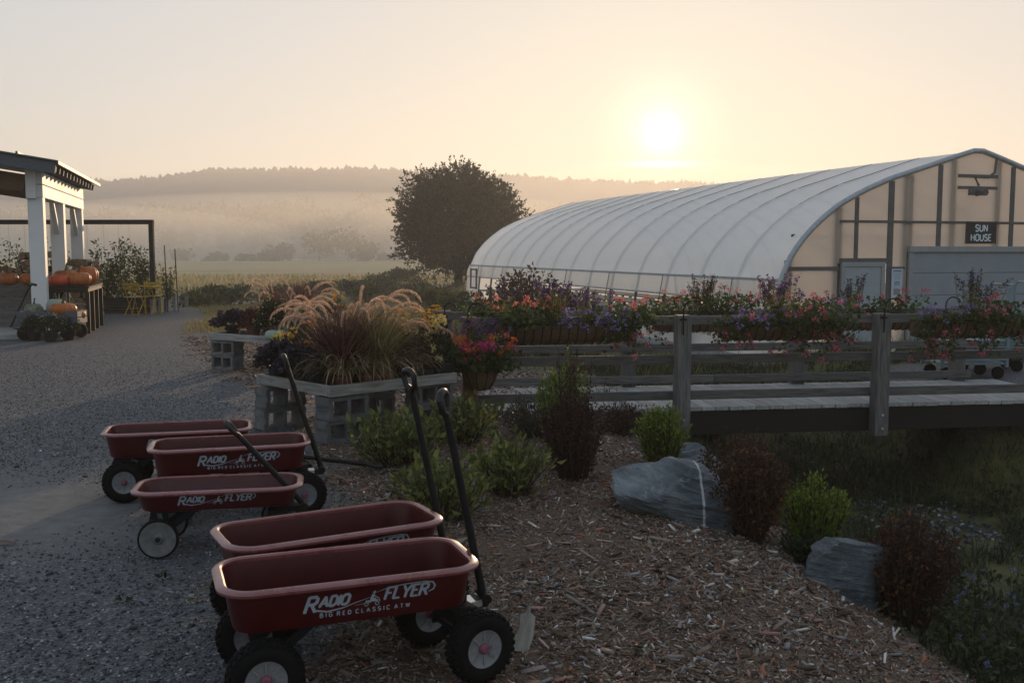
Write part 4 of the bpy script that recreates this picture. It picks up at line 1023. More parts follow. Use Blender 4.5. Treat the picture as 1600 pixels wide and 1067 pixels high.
# ------------------------------------------------------------------ red wagons
def rrect(hx_, hy_, r_, z, k=7):
    P = []
    for cx, cy_, a0 in ((hx_-r_, hy_-r_, 0), (-hx_+r_, hy_-r_, 90), (-hx_+r_, -hy_+r_, 180), (hx_-r_, -hy_+r_, 270)):
        for i in range(k+1):
            a = R(a0+90*i/k); P.append((cx+r_*math.cos(a), cy_+r_*math.sin(a), z))
    return P
def loft(m, rings, cap0=True, cap1=True):
    n = len(rings[0]); V = [p for r_ in rings for p in r_]; F = []
    for i in range(len(rings)-1):
        for j in range(n): F.append((i*n+j, i*n+(j+1)%n, (i+1)*n+(j+1)%n, (i+1)*n+j))
    if cap0: F.append(tuple(range(n))[::-1])
    if cap1: F.append(tuple(range((len(rings)-1)*n, len(rings)*n)))
    m.add(V, F, True)
def logo(parent, hx_, y_at, depth, zmid, scale=1.0, second=True, x0=0.0):
    """white script on the side panel; y_at(z) gives the face of the panel"""
    za, zb = zmid-.05, zmid+.05
    ya, yb = y_at(za), y_at(zb); up = Vector((0, yb-ya, zb-za)).normalized(); nrm_ = Vector((1,0,0)).cross(up)
    if nrm_.y > 0: nrm_ = -nrm_
    o = Vector((x0, y_at(zmid), zmid))+nrm_*.0012
    T = Matrix.Translation(o) @ Matrix((Vector((1,0,0)), up, nrm_)).transposed().to_4x4()
    k = Ink(T); s = scale; h = .052*s
    # RADIO, its initial bigger with a long swash under the word
    x = -.235*s
    k.text('R', x, -.018*s, h*1.22, .0135*s, .2, .32, .10)
    k.text('ADIO', x+.058*s, .0*s, h*.80, .0115*s, .22, .30, .07)
    k.ribbon([(x+.045*s, -.014*s), (x+.09*s, -.024*s), (x+.15*s, -.016*s), (x+.215*s, .004*s), (x+.262*s, .016*s)], [.008*s, .007*s, .005*s, .0035*s, .0015*s])
    k.ribbon([(x+.20*s, -.012*s), (x+.265*s, -.006*s)], [.001*s, .003*s])
    # rider on a little wagon
    cx, cy_ = .035*s, -.004*s
    for wx in (-.022, .022):
        k.ribbon([(cx+wx*s+.0075*s*math.cos(a), cy_-.009*s+.0075*s*math.sin(a)) for a in [i*math.pi/5 for i in range(11)]], .0032*s)
    k.ribbon([(cx-.026*s, cy_+.004*s), (cx+.026*s, cy_+.004*s)], .007*s)
    k.ribbon([(cx-.006*s, cy_+.009*s), (cx+.018*s, cy_+.012*s)], .008*s); k.ribbon([(cx-.002*s, cy_+.011*s), (cx+.008*s, cy_+.033*s)], .012*s)
    k.ribbon([(cx+.007*s, cy_+.037*s), (cx+.015*s, cy_+.045*s)], .0095*s); k.ribbon([(cx+.008*s, cy_+.027*s), (cx+.028*s, cy_+.014*s), (cx+.034*s, cy_-.002*s)], .0035*s)
    # FLYER with a swash over it
    x = .088*s
    k.text('FLYE', x, 0.0, h*.95, .0115*s, .20, .30, .08)
    xr = x+sum((glyph_w(c)+.20)*h*.95 for c in 'FLYE')
    k.text('R', xr, 0.0, h*.95, .0115*s, .2, .30, .08)
    k.ribbon([(x-.034*s, .036*s), (x+.02*s, .0515*s), (x+.09*s, .0575*s), (x+.17*s, .0595*s), (xr+.03*s, .0585*s), (xr+.058*s, .052*s), (xr+.067*s, .036*s), (xr+.060*s, .020*s), (xr+.040*s, .012*s)], [.001*s, .004*s, .0045*s, .005*s, .006*s, .007*s, .007*s, .0065*s, .004*s])
    if second:
        W_ = k.width('BIG RED CLASSIC ATW', .017*s, .75); k.text('BIG RED CLASSIC ATW', -W_/2+.01*s, -.046*s, .017*s, .0042*s, .75)
    k.build('lettering', LETW, parent)
def wheel(parent, loc, yaw, r_, wd, kind, inner=False):
    """axle along local y"""
    T = Matrix.Rotation(math.pi/2, 4, 'X')
    m = MB(); k = 40
    if kind == 'fat':
        m.lathe([(r_*.52,-wd*.40),(r_*.62,-wd*.5),(r_*.84,-wd*.5),(r_*.96,-wd*.36),(r_,-wd*.1),(r_,wd*.1),(r_*.96,wd*.36),(r_*.84,wd*.5),(r_*.62,wd*.5),(r_*.52,wd*.40)], k, T, False)
        for i in range(30):                                    # tread knobs
            a = 2*math.pi*i/30
            for q, (yy_, rr_) in enumerate(((-.36,.955),(-.12,.995),(.12,.995),(.36,.955))):
                aa = a+(.1 if q % 2 else 0)
                m.box((rr_*r_*math.cos(aa), yy_*wd, rr_*r_*math.sin(aa)), (.013, wd*.19, .011), M=Matrix.Rotation(-aa+math.pi/2, 4, 'Y'))
    else:
        m.lathe([(r_*.86,-wd*.5),(r_*.97,-wd*.45),(r_,-wd*.2),(r_,wd*.2),(r_*.97,wd*.45),(r_*.86,wd*.5)], k, T, False)
    w_ = m.build('wheel', RUB, parent, loc, (0, 0, yaw))
    m = MB()
    if kind == 'fat':
        m.lathe([(.012,-wd*.30),(r_*.30,-wd*.30),(r_*.46,-wd*.36),(r_*.54,-wd*.43),(r_*.57,-wd*.40),(r_*.57,wd*.40),(r_*.54,wd*.43),(r_*.46,wd*.36),(r_*.30,wd*.30),(.012,wd*.30)], 32, T)
        for i in range(8):
            a = 2*math.pi*i/8
            for s_ in (-1, 1): m.box((r_*.36*math.cos(a), s_*wd*.325, r_*.36*math.sin(a)), (r_*.26, .010, .007), M=Matrix.Rotation(-a, 4, 'Y'))
        m.tube([(r_*.3, -wd*.30, -r_*.25), (r_*.3, -wd*.42, -r_*.25)], .0045, 6)
        m.build('rim', HUBG, w_)
        for s_ in (-1, 1): m = MB(); m.tube([(0, s_*wd*.28, 0), (0, s_*wd*.42, 0), (0, s_*wd*.50, 0)], [.021, .019, .012], 14); m.build('hub_cap', HUBP, w_)
    else:
        m.lathe([(.01,-wd*.5),(r_*.2,-wd*.5),(r_*.28,-wd*.28),(r_*.62,-wd*.30),(r_*.80,-wd*.52),(r_*.88,-wd*.50),(r_*.88,wd*.50),(r_*.80,wd*.52),(r_*.62,wd*.3),(r_*.28,wd*.28),(r_*.2,wd*.5),(.01,wd*.5)], 36, T); m.build('rim', HUBD, w_)
        m = MB(); m.tube([(0, -wd*.62, 0), (0, wd*.62, 0)], .013, 12); m.build('hub_cap', BLACKM, w_)
    return w_
HUBD = mat('dusty_wheel_disc', (.14,.138,.135), .7, .3, 25)
def wagon(label, x, y, ang, kind='fat', handle=((0, 0, 0),), steer=0.0, grip_yaw=0.0, z=None, lean=0.0):
    big = kind == 'fat'
    hx_, hy_ = (.466, .225) if big else (.435, .205)
    zt, dp = (.424, .155) if big else (.338, .105)
    wr, ww = (.128, .080) if big else (.102, .040)
    t = thing('red_wagon', label, 'wagon', (x, y, g1(x, y)+.004 if z is None else z), ang, 'red pull wagons waiting in the yard')
    lp_ = .030; zb = zt-dp; cr_ = .095 if big else .10
    bx, by = hx_-lp_-.022, hy_-lp_-.022; tx, ty = hx_-lp_, hy_-lp_
    m = MB()
    loft(m, [rrect(bx-.012, by-.012, cr_*.8, zb), rrect(bx-.004, by-.004, cr_*.84, zb+.003), rrect(bx, by, cr_*.86, zb+.012), rrect(tx, ty, cr_, zt-.006),
             rrect(tx-.003, ty-.003, cr_, zt-.002), rrect(bx-.003, by-.003, cr_*.83, zb+.014), rrect(bx-.014, by-.014, cr_*.78, zb+.006)])
    m.build('tray', REDP, t)
    m = MB()                                       # rolled rim
    loft(m, [rrect(tx-.0045, ty-.0045, cr_-.003, zt-.012), rrect(tx-.005, ty-.005, cr_-.003, zt), rrect(tx+.002, ty+.002, cr_+.003, zt+.006), rrect(hx_-.007, hy_-.007, cr_+.024, zt+.003), rrect(hx_, hy_, cr_+.030, zt-.004), rrect(hx_-.001, hy_-.001, cr_+.03, zt-.013), rrect(hx_-.006, hy_-.006, cr_+.024, zt-.014), rrect(hx_-.008, hy_-.008, cr_+.022, zt-.006), rrect(tx+.004, ty+.004, cr_+.003, zt-.003)], False, False)
    m.build('rim', RIM, t)
    yf = lambda z_: -(by+(ty-by)*(z_-zb-.012)/(zt-.006-zb-.012))
    logo(t, hx_, yf, dp, zb+dp*(.47 if big else .46), .86 if big else .72, big, 0.02 if big else -.02)
    fa, ra = (.40, -.32) if big else (.30, -.29)
    hw = .205 if big else .175
    # running gear
    m = MB(); m.tube([(ra, -hw-.02, wr), (ra, hw+.02, wr)], .011, 8); 
    for s_ in (-1, 1):
        m.bar((ra, s_*.12, wr), (ra-.03, s_*.13, zb), .03, .006, (0, 1, 0)); m.bar((ra, s_*.12, wr), (ra+.17, s_*.13, zb), .03, .008, (0, 1, 0)); m.bar((ra-.04, s_*.13, zb-.004), (ra+.2, s_*.13, zb-.004), .03, .006)
    m.build('rear_bracket', BLACKM, t)
    fk = bpy.data.objects.new('front_gear', None); col.objects.link(fk); fk.parent = t; fk.location = (fa, 0, 0); fk.rotation_euler = (0, 0, steer); fk.empty_display_size = .05
    m = MB(); m.tube([(0, -hw-.02, wr), (0, hw+.02, wr)], .011, 8); m.box((0, 0, (wr+zb)/2+.01), (.10, .20, .05)); m.tube([(0,0,zb-.03),(0,0,zb)], .055, 16)
    for s_ in (-1, 1): m.bar((0, s_*.09, zb-.03), (0, s_*.12, wr-.01), .05, .012, (0, 1, 0))
    c, s2 = math.cos(steer), math.sin(steer)
    fo = lambda px, py, pz: (fa+c*px-s2*py, s2*px+c*py, pz)
    me = m.mesh('front_bracket', BLACKM); link('front_bracket', me, t, (fa, 0, 0), (0, 0, steer))
    bpy.data.objects.remove(fk)
    m = MB(); loft(m, [rrect(.085, .038, .02, wr+.045), rrect(.085, .038, .02, wr+.070)]); 
    m2 = m.mesh('tongue', SILV if big else BLACKM); link('tongue', m2, t, fo(.065, 0, .03), (0, R(-3), steer))
    for s_ in (-1, 1):
        wheel(t, fo(0, s_*hw, wr), steer, wr, ww, kind); wheel(t, (ra, s_*hw, wr), 0, wr, ww, kind)
    # pull handle with its loop grip
    pv = Vector(fo(.135, 0, wr+.10)); tip = Vector(handle[0]) ; d = (tip-pv).normalized()
    m = MB(); m.tube([pv-d*.02, pv+d*.1, tip-d*.06], [.0165, .0155, .0145], 10); m.tube([pv+Vector((0,-.045,0)), pv+Vector((0,.045,0))], .02, 10); m.box(pv+Vector((-.02,0,-.012)), (.05,.085,.03))
    h_ = m.build('handle', BLACKM, t)
    X = Vector((math.cos(grip_yaw), math.sin(grip_yaw), 0)); side = (X-d*X.dot(d)).normalized()
    m = MB()
    m.tube([tip-d*.085, tip-d*.05+side*.006, tip-d*.035+side*.034, tip+d*.012+side*.042, tip+d*.03+side*.024, tip+d*.034, tip+d*.03-side*.024, tip+d*.012-side*.042, tip-d*.035-side*.034, tip-d*.05-side*.006, tip-d*.085], [.014,.014,.0125,.013,.0145,.015,.0145,.013,.0125,.014,.014], 10)
    m.build('grip', BLACKP, h_)
    return t
RIM = dusty('worn_red_rim', (.19,.045,.045), (.26,.19,.19), .4, .24, .5)  # wear, plus sky reflection painted in as a paler red than the tray
W1 = wagon('nearest red wagon, low in front with fat black tyres and upright handle', -.60, 3.53, R(20.5), handle=((.37, .0, 1.0),), steer=R(12), grip_yaw=R(55))
W2 = wagon('second nearest red wagon, half hidden behind the front one', -.765, 4.085, R(29), handle=((.38, .03, 1.01),), steer=R(2), grip_yaw=R(100))
W3 = wagon('small red wagon with thin wheels and pale discs, its handle slanting back over it', -1.55, 5.19, R(10.5), 'thin', handle=((.07, -.06, .645),), steer=R(0), grip_yaw=R(90))
W4 = wagon('red wagon with full lettering in the middle of the rear group, handle upright', -1.687, 5.89, R(15.5), handle=((.33, .02, .90),), steer=R(4), grip_yaw=R(95))
W5 = wagon('rearmost red wagon with its handle lying flat on the ground', -2.165, 6.405, R(14.0), handle=((1.30, .22, .055),), steer=R(8), grip_yaw=R(90))

# ------------------------------------------------------------------ foot bridge
BO = (-.42, 9.62); BA = R(7.9)
fb = thing('footbridge', 'weathered grey timber footbridge with three-rail sides over the ditch', 'bridge', (*BO, 0), BA)
def br(s_, t_): return (BO[0]+math.cos(BA)*s_-math.sin(BA)*t_, BO[1]+math.sin(BA)*s_+math.cos(BA)*t_)
DKL, DKW = 7.4, 1.62
rd = random.Random(2); s_ = -.62
while s_ < DKL-.8:
    wd = .142; board('deck_plank', (s_+wd/2, .0+rd.uniform(-.012, .008), -.02+rd.uniform(-.002, .002)), (s_+wd/2, DKW+rd.uniform(-.01, .01), -.02+rd.uniform(-.002, .002)), wd-.006, .042, DECK, fb); s_ += wd
for t_ in (.03, DKW-.1): board('beam', (.30, t_+.03, -.165), (DKL-.9, t_+.03, -.165), .09, .24, WOODD, fb)
for t_ in (.55, 1.05): board('beam', (.35, t_, -.145), (DKL-.95, t_, -.145), .09, .20, WOODD, fb)
near_s = [0.0, 2.12, 4.22, 6.32]; far_s = [-.12, 2.0, 4.05, 6.1]
for k, q in enumerate(near_s): 
    board('post', (q, -.075, -.32 if k else -.25), (q, -.075, .935), .145, .145, WOODG if k else WOODB, fb, up=(0, 1, 0), bev=.008)
    for z in (-.10, -.24):
        m = MB(); m.tube([(q, -.148, z), (q, -.160, z)], .014, 8); m.build('bolt', SILV, fb)
for q in far_s: board('post', (q, DKW-.04, -.01), (q, DKW-.04, .90), .145, .145, WOODG, fb, up=(0, 1, 0), bev=.008)
for z in (.875, .485, .120):
    for a, b in ((-.30, 2.12), (2.125, 6.6)): board('rail', (a if a > 0 else -.06, .022, z), (b, .022, z), .038, .090, WOODG, fb)
    for a, b in ((-.22, 3.0), (3.004, 6.22)): board('rail', (a, DKW-.135, z-.03), (b, DKW-.135, z-.03), .038, .088, WOODG, fb)
board('bank_sill', (-.5, -.08, -.13), (.3, -.08, -.13), .12, .20, WOODD, fb)
# hooked path lamps clamped to the posts
def hook_lamp(label, s_, t_, z, r_=.085, dirx=1):
    x, y = br(s_, t_); t = thing('hook_lamp', label, 'lamp', (x, y, z), BA)
    m = MB(); m.tube([(0, 0, -.24), (0, 0, 0)]+[(dirx*(r_-r_*math.cos(a)), 0, r_*math.sin(a)) for a in [i*math.pi/9 for i in range(1, 8)]], .008, 7); m.build('arm', BLACKM, t)
    a = 7*math.pi/9; ex, ez = dirx*(r_-r_*math.cos(a)), r_*math.sin(a)
    m = MB(); m.tube([(ex+.004*dirx, 0, ez+.012), (ex+.012*dirx, 0, ez-.035)], [.012, .02], 10); m.build('lamp_head', BLACKP, t)
    m = MB(); m.box((0, .012, -.09), (.07, .015, .02)); m.build('clamp', BLACKM, t)
hook_lamp('hooked black lamp on the post behind the round flower basket', -.02, -.16, .985)
hook_lamp('hooked black lamp on the near post between the first two trough planters', 2.10, -.165, .985, .10)
hook_lamp('hooked black lamp on the near post right of the middle trough planter', 4.20, -.165, .985, .105)
hook_lamp('hooked black lamp on the left end of the far rail', -.13, DKW-.17, .93, .06)
hook_lamp('hooked black lamp on the far rail showing behind the pink geraniums', 1.75, DKW-.17, .93, .09)
hook_lamp('hooked lamp on the far rail at the right, above the pale flowers', 5.85, DKW-.17, .93, .09)
# white and blue grey garden carts by the right landing
CARTM = mat('blue_grey_cart_metal', (.16,.22,.25), .5, .1, 8)
def plant_cart(x, y, label, rz):
    t = thing('plant_cart', label, 'cart', (x, y, g1(x, y)), rz)
    for sx in (-.42, .42):
        for sy in (-.25, .25): board('upright', (sx, sy, .15), (sx, sy, 1.15 if sx > 0 else .75), .04, .04, CARTM, t, up=(0, 1, 0))
    for z in (.2, .48):
        board('shelf', (-.42, 0, z), (.42, 0, z), .5, .03, CARTM, t)
        for q in range(5): board('side_slat', (-.42, -.27, z+.05+q*.04), (.42, -.27, z+.05+q*.04), .012, .022, CARTM, t)
    m = MB(); m.tube([(.42, -.25, 1.1), (.47, -.25, 1.18), (.47, .25, 1.18), (.42, .25, 1.1)], .016, 6); m.build('handle', CARTM, t)
    for sx in (-.34, .34):
        for sy in (-.2, .2):
            m = MB(); m.lathe([(.02,-.02),(.075,-.02),(.08,0),(.075,.02),(.02,.02)], 16, Matrix.Translation((sx, sy, .08)) @ Matrix.Rotation(math.pi/2, 4, 'X')); m.build('wheel', RUB, t)
plant_cart(5.75, 12.6, 'blue grey wire plant cart by the right end of the bridge, nearer one', R(5))
plant_cart(6.35, 13.3, 'blue grey wire plant cart by the right end of the bridge, behind the nearer one', R(-8))
for k, (p, lab) in enumerate(((((4.95, 13.2, .0), (5.05, 13.25, .45), (5.3, 13.3, 1.0)), 'pale wooden stake leaning behind the bridge, left one'), (((5.65, 13.4, .0), (5.85, 13.4, .3), (6.1, 13.45, .75)), 'pale stake leaning behind the bridge beside the cart'))):
    m = MB(); m.tube([(a-p[0][0], b-p[0][1], c) for a, b, c in p], .022, 7); tag(m.build('leaning_stake', mat('pale_stake', (.45,.40,.28), .7, .1, 6) if k == 0 else bpy.data.materials['pale_stake'], None, (p[0][0], p[0][1], g1(p[0][0], p[0][1])-.03)), lab, 'stake')

# ------------------------------------------------------------------ flower planters
LGER = leafmat('geranium_leaves', (.045,.075,.018), (.11,.15,.035), .45)
LSAL = leafmat('yellow_green_spike_leaves', (.14,.14,.04), (.32,.28,.10), .5)
PCOR = leafmat('coral_petals', (.66,.18,.14), (.86,.36,.27), .5, var=.2)
PPNK = leafmat('pink_petals', (.54,.11,.16), (.74,.26,.31), .5, var=.2)
PMAG = leafmat('magenta_petals', (.50,.03,.17), (.70,.06,.28), .35, var=.2)
PPUR = leafmat('purple_petals', (.13,.06,.19), (.30,.16,.36), .35, var=.25)
PVIO = leafmat('deep_violet_petals', (.045,.025,.11), (.10,.05,.20), .3, var=.25)
PLAV = leafmat('lavender_petals', (.22,.16,.40), (.42,.33,.60), .35, var=.2)
PORA = leafmat('orange_petals', (.58,.085,.015), (.75,.15,.02), .35, var=.2)
PYEL = leafmat('golden_petals', (.70,.34,.015), (.85,.48,.03), .4, var=.15)
PPALE = leafmat('pale_yellow_petals', (.72,.60,.25), (.85,.75,.40), .4, var=.1)
PBLU = leafmat('powder_blue_petals', (.14,.15,.30), (.24,.26,.44), .3, var=.2)
def heads(C, r_, k, size, rg, aspect=.75):
    """round flower heads of k petals each"""
    C = np.repeat(np.asarray(C), k, 0); d = rdirs(len(C), rg, .35); return leaf_arrays(C+d*r_*rg.uniform(.2, 1, (len(C), 1)), unit(d+rg.normal(0, .5, d.shape)), size*rg.uniform(.7, 1.3, len(C)), aspect, .12, rg)
_hd = {}
def head_parts(C, key, r_, k, size, m_, t, rg, aspect=.75, name='flower_head'):
    """each flower head its own part; three shapes shared between all heads of a kind"""
    if key not in _hd: _hd[key] = [np_mesh(name, *heads(np.zeros((1, 3)), r_, k, size, rg, aspect), m_) for _ in range(3)]
    for c in C:
        o = link(name, _hd[key][rg.integers(0, 3)], t, tuple(float(q) for q in c)); o.rotation_euler = (rg.normal(0, .3), rg.normal(0, .3), rg.uniform(0, 6.28)); q = float(rg.uniform(.75, 1.15)); o.scale = (q, q, q)
def flower_plant(kind, loc, label, seed, group, s_=1.0, spread=(.16, .10), h=.2):
    rg = np.random.default_rng(seed)
    if kind in ('salvia', 'violet', 'coral', 'pink') and group != 'flowers in the round basket': h *= .84
    if kind in ('coral', 'pink', 'magenta', 'orange'):
        nm, mt_ = {'coral': ('geranium_plant', PCOR), 'pink': ('geranium_plant', PPNK), 'magenta': ('petunia_plant', PMAG), 'orange': ('marigold_plant', PORA)}[kind]
        t = thing(nm, label, 'flowers', loc, 0, group); n = int(230*s_)
        P = np.stack([rg.normal(0, spread[0], n), rg.normal(0, spread[1], n), rg.uniform(-.02, h*.8, n)], -1)
        V, F = leaf_arrays(P, rdirs(n, rg, .5), rg.uniform(.03, .06, n), .95, .2, rg); part_np('foliage', V, F, LGER, t)
        q = int((7 if kind in ('coral', 'pink') else 18)*s_); C = np.stack([rg.normal(0, spread[0]*1.15, q), rg.normal(-.03, spread[1]*1.1, q), h*rg.uniform(.55, 1.25, q)], -1)
        if kind in ('coral', 'pink'): head_parts(C, kind, .030, 24, .023, mt_, t, rg)
        else: head_parts(C, kind, .020, 12, .026, mt_, t, rg, .9)
        stems_mesh([[(c[0]*.4, c[1]*.4, 0), (c[0]*.9, c[1]*.9, c[2]*.6), tuple(c)] for c in C], .0035, .0025).build('stem', bpy.data.materials['green_stem'], t)
    elif kind in ('violet', 'salvia'):
        t = thing('salvia_plant', label, 'flowers', loc, 0, group); q = int(9*s_)+2; Ps, Pl, paths = [], [], []
        for k in range(q):
            a = rg.normal(0, spread[0]*.75); b = rg.normal(0, spread[1]*.8); hh = h*rg.uniform(.7, 1.25); paths.append([(a*.4, b*.4, 0), (a*.8, b*.8, hh*.5), (a, b, hh)])
            nn = 34; f = rg.uniform(.60 if kind == 'violet' else .76, 1, nn); Ps = np.stack([a*f, b*f, hh*f], -1)+rg.normal(0, .010, (nn, 3)); part_np('flower_spike', *leaf_arrays(Ps, rdirs(nn, rg, .2), .024, .7, .1, rg), PVIO if kind == 'violet' else PPUR, t)
            nn = 52; f = rg.uniform(.02, .9, nn); Pl.append(np.stack([a*f, b*f, hh*f], -1)+rg.normal(0, .016, (nn, 3)))
        P = np.concatenate(Pl); V, F = leaf_arrays(P, rdirs(len(P), rg, .5), rg.uniform(.02, .045, len(P)), .4, .1, rg); part_np('foliage', V, F, LSAL, t)
        stems_mesh(paths, .004, .002).build('stem', bpy.data.materials['green_stem'], t)
    elif kind in ('aster', 'lav'):
        t = thing('bellflower_plant', label, 'flowers', loc, 0, group); q = int(70*s_)
        C = np.stack([rg.normal(0, spread[0], q), rg.normal(-.03, spread[1], q), rg.uniform(-.05, h*.8, q)], -1); V, F = heads(C, .012, 8, .022, rg, .8); part_np('flower', V, F, PLAV if kind == 'lav' else PPUR, t, kind='stuff')
        n = int(110*s_); P = np.stack([rg.normal(0, spread[0], n), rg.normal(0, spread[1], n), rg.uniform(-.05, h*.6, n)], -1); V, F = leaf_arrays(P, rdirs(n, rg, .3), .035, .6, .15, rg); part_np('foliage', V, F, LGER, t)
    elif kind == 'trail':
        t = thing('trailing_plant', label, 'flowers', loc, 0, group); P = []; C = []; paths = []
        for k in range(int(7*s_)):
            a = rg.normal(0, spread[0]); ln = rg.uniform(.5, 1)*h; pts = [(a, 0, 0), (a+rg.normal(0, .02), -.06, .01), (a+rg.normal(0, .04), -.08, -ln*.5), (a+rg.normal(0, .06), -.08, -ln)]; paths.append(pts)
            for f in np.linspace(.15, 1, 26): i = min(2, int(f*3)); g_ = f*3-i; P.append(np.array(pts[i])*(1-g_)+np.array(pts[i+1])*g_+rg.normal(0, .025, 3))
            if rg.uniform() < .7: C.append(np.array(pts[3])+rg.normal(0, .02, 3))
            if rg.uniform() < .5: C.append(np.array(pts[2])+rg.normal(0, .03, 3))
        P = np.array(P); V, F = leaf_arrays(P, rdirs(len(P), rg, -.2), rg.uniform(.025, .05, len(P)), .9, .2, rg); part_np('foliage', V, F, LGER, t)
        if C: head_parts(C, 'pink', .030, 24, .023, PPNK, t, rg)
        stems_mesh(paths, .003, .002).build('stem', bpy.data.materials['green_stem'], t)
    t.rotation_euler = (0, 0, BA); return t
def trough(label, s_, t_, z, ln, near=True):
    x, y = br(s_, t_); t = thing('trough_planter', label, 'planter', (x, y, z), BA)
    prof = [(-.005, 0.0), (.02, -.075), (.06, -.135), (.115, -.175), (.165, -.185)]       # from front rim down to the back
    V = []; k = 26
    yy_ = lambda p: -.19+p[0]*1.0
    for i in range(k+1):
        f = i/k*2-1; e = 1-abs(f)**9*.55
        for p in prof: V.append((f*ln/2, -.19*e+p[0]*e, p[1]*(.65+.35*e)))
        V.append((f*ln/2, -.0, -.19*(.65+.35*e)))
        V.append((f*ln/2, -.0, 0))
    n = len(prof)+2; F = []
    for i in range(k):
        for j in range(n-1): F.append((i*n+j, i*n+j+1, (i+1)*n+j+1, (i+1)*n+j))
    F += [tuple(range(n))[::-1], tuple(range(k*n, (k+1)*n))]
    m = MB(); m.add(V, F, True); m.build('coir_liner', COIR, t)
    m = MB(); m.box((0, -.095, -.012), (ln*.96, .17, .02)); m.build('soil', SOIL, t)
    kk = int(ln/.085)
    rib = MB(); rib.tube([(0, -.19+p[0]-.006, p[1]-.004) for p in prof]+[(0, -.0, -.197)], .0055, 5); rm = rib.mesh('rib', BLACKM)
    for i in range(1, kk): link('rib', rm, t, (-ln/2+ln*i/kk, 0, 0))
    m = MB(); m.tube([(-ln/2, 0, .004), (-ln/2*.98, -.14, .004), (-ln/2*.93, -.195, .004), (ln/2*.93, -.195, .004), (ln/2*.98, -.14, .004), (ln/2, 0, .004)], .006, 6); m.build('rim_wire', BLACKM, t)
    return t
TZ = .855
def fl(kind, along, dz=0.0, label='', seed=0, g='', dt_=-.10, near=True, **kw):
    x, y = br(along, (-.02 if near else DKW-.16)+dt_); return flower_plant(kind, (x, y, (TZ if near else TZ-.01)+dz), label, seed, g, **kw)
trough('long coir lined wire trough on the near rail, left one', 1.00, -.002, TZ, 1.30)
trough('long coir lined wire trough on the near rail, middle one', 3.16, -.002, TZ, 1.30)
trough('long coir lined wire trough on the near rail, at the right edge', 5.22, -.002, TZ, 1.30)
trough('coir lined wire trough on the far rail behind the middle one', 2.9, DKW-.158, TZ-.03, 1.3)
trough('coir lined wire trough on the far rail behind the left one', .75, DKW-.158, TZ-.03, 1.3)
trough('coir lined wire trough on the far rail, rightmost', 5.0, DKW-.158, TZ-.03, 1.3)
g1_, g2_, g3_, g4_ = 'flowers in the left trough', 'flowers in the middle trough', 'flowers in the right trough', 'flowers on the far rail'
fl('coral', .42, .0, 'coral geranium at the left end of the left trough', 201, g1_, h=.26, s_=1.3, spread=(.17, .09))
fl('coral', .62, .0, 'coral geranium spilling in front of the left trough, left part', 202, g1_, h=.30, s_=.8, dt_=-.13)
fl('salvia', .80, .0, 'tall yellow green spike plant with purple tips in the left trough', 203, g1_, h=.44, s_=1.4)
fl('lav', 1.06, .0, 'lavender bellflowers in the middle of the left trough', 204, g1_, h=.20, s_=.7, dt_=-.13)
fl('salvia', 1.17, .0, 'golden spike plant right of the middle of the left trough', 205, g1_, h=.36, s_=.9)
fl('lav', 1.38, .0, 'lavender bellflowers hanging over the right half of the left trough', 206, g1_, h=.18, s_=.8, dt_=-.17)
fl('coral', 1.58, .0, 'coral geranium at the right end of the left trough', 207, g1_, h=.25, s_=1.4)
fl('trail', 1.35, .0, 'purple flowered stems trailing below the left trough', 208, g1_, h=.30, s_=.6, dt_=-.13, spread=(.2, .1))
fl('trail', 1.62, .0, 'leafy geranium stems trailing at the right end of the left trough', 209, g1_, h=.22, s_=1.0, dt_=-.13, spread=(.12, .1))
fl('trail', .22, .02, 'leafy stems trailing at the left end of the left trough', 210, g1_, h=.20, s_=.8, dt_=-.08, spread=(.1, .1))
fl('trail', 2.60, .0, 'geranium stems trailing at the left end of the middle trough', 211, g2_, h=.26, s_=1.2, dt_=-.13)
fl('lav', 2.86, .0, 'lavender bellflowers at the left of the middle trough', 212, g2_, h=.18, s_=1.0, dt_=-.12)
fl('salvia', 3.08, .0, 'bushy spike plant with dark purple tips in the middle trough', 213, g2_, h=.46, s_=2.0, spread=(.2, .1))
fl('pink', 3.05, -.02, 'pink geranium hanging over the front of the middle trough', 214, g2_, h=.12, s_=1.2, dt_=-.20, spread=(.25, .05))
fl('pink', 3.52, .0, 'pink geranium at the right end of the middle trough', 215, g2_, h=.26, s_=1.5, spread=(.2, .1))
fl('trail', 3.25, .0, 'long stems trailing below the middle of the middle trough', 216, g2_, h=.36, s_=1.2, dt_=-.14)
fl('trail', 3.68, .0, 'pink flowered stems trailing at the right end of the middle trough', 217, g2_, h=.30, s_=1.4, dt_=-.13, spread=(.14, .1))
fl('trail', 4.72, .03, 'long leafy stems hanging at the left end of the right trough', 218, g3_, h=.48, s_=2.0, dt_=-.12, spread=(.10, .1))
fl('lav', 4.92, .02, 'pale lavender flowers at the left of the right trough', 219, g3_, h=.18, s_=.8)
fl('violet', 5.18, .0, 'bushy plant with dark violet spikes in the right trough', 220, g3_, h=.52, s_=1.5, spread=(.24, .1))
fl('pink', 5.42, .0, 'pink geranium in the right trough at the frame edge', 221, g3_, h=.28, s_=1.4)
fl('trail', 5.35, .0, 'pink flowered stems trailing from the right trough', 222, g3_, h=.38, s_=2.0, dt_=-.13, spread=(.28, .1))
fl('pink', 5.1, .0, 'pink geranium low at the front of the right trough', 223, g3_, h=.10, s_=.8, dt_=-.19, spread=(.2, .05))
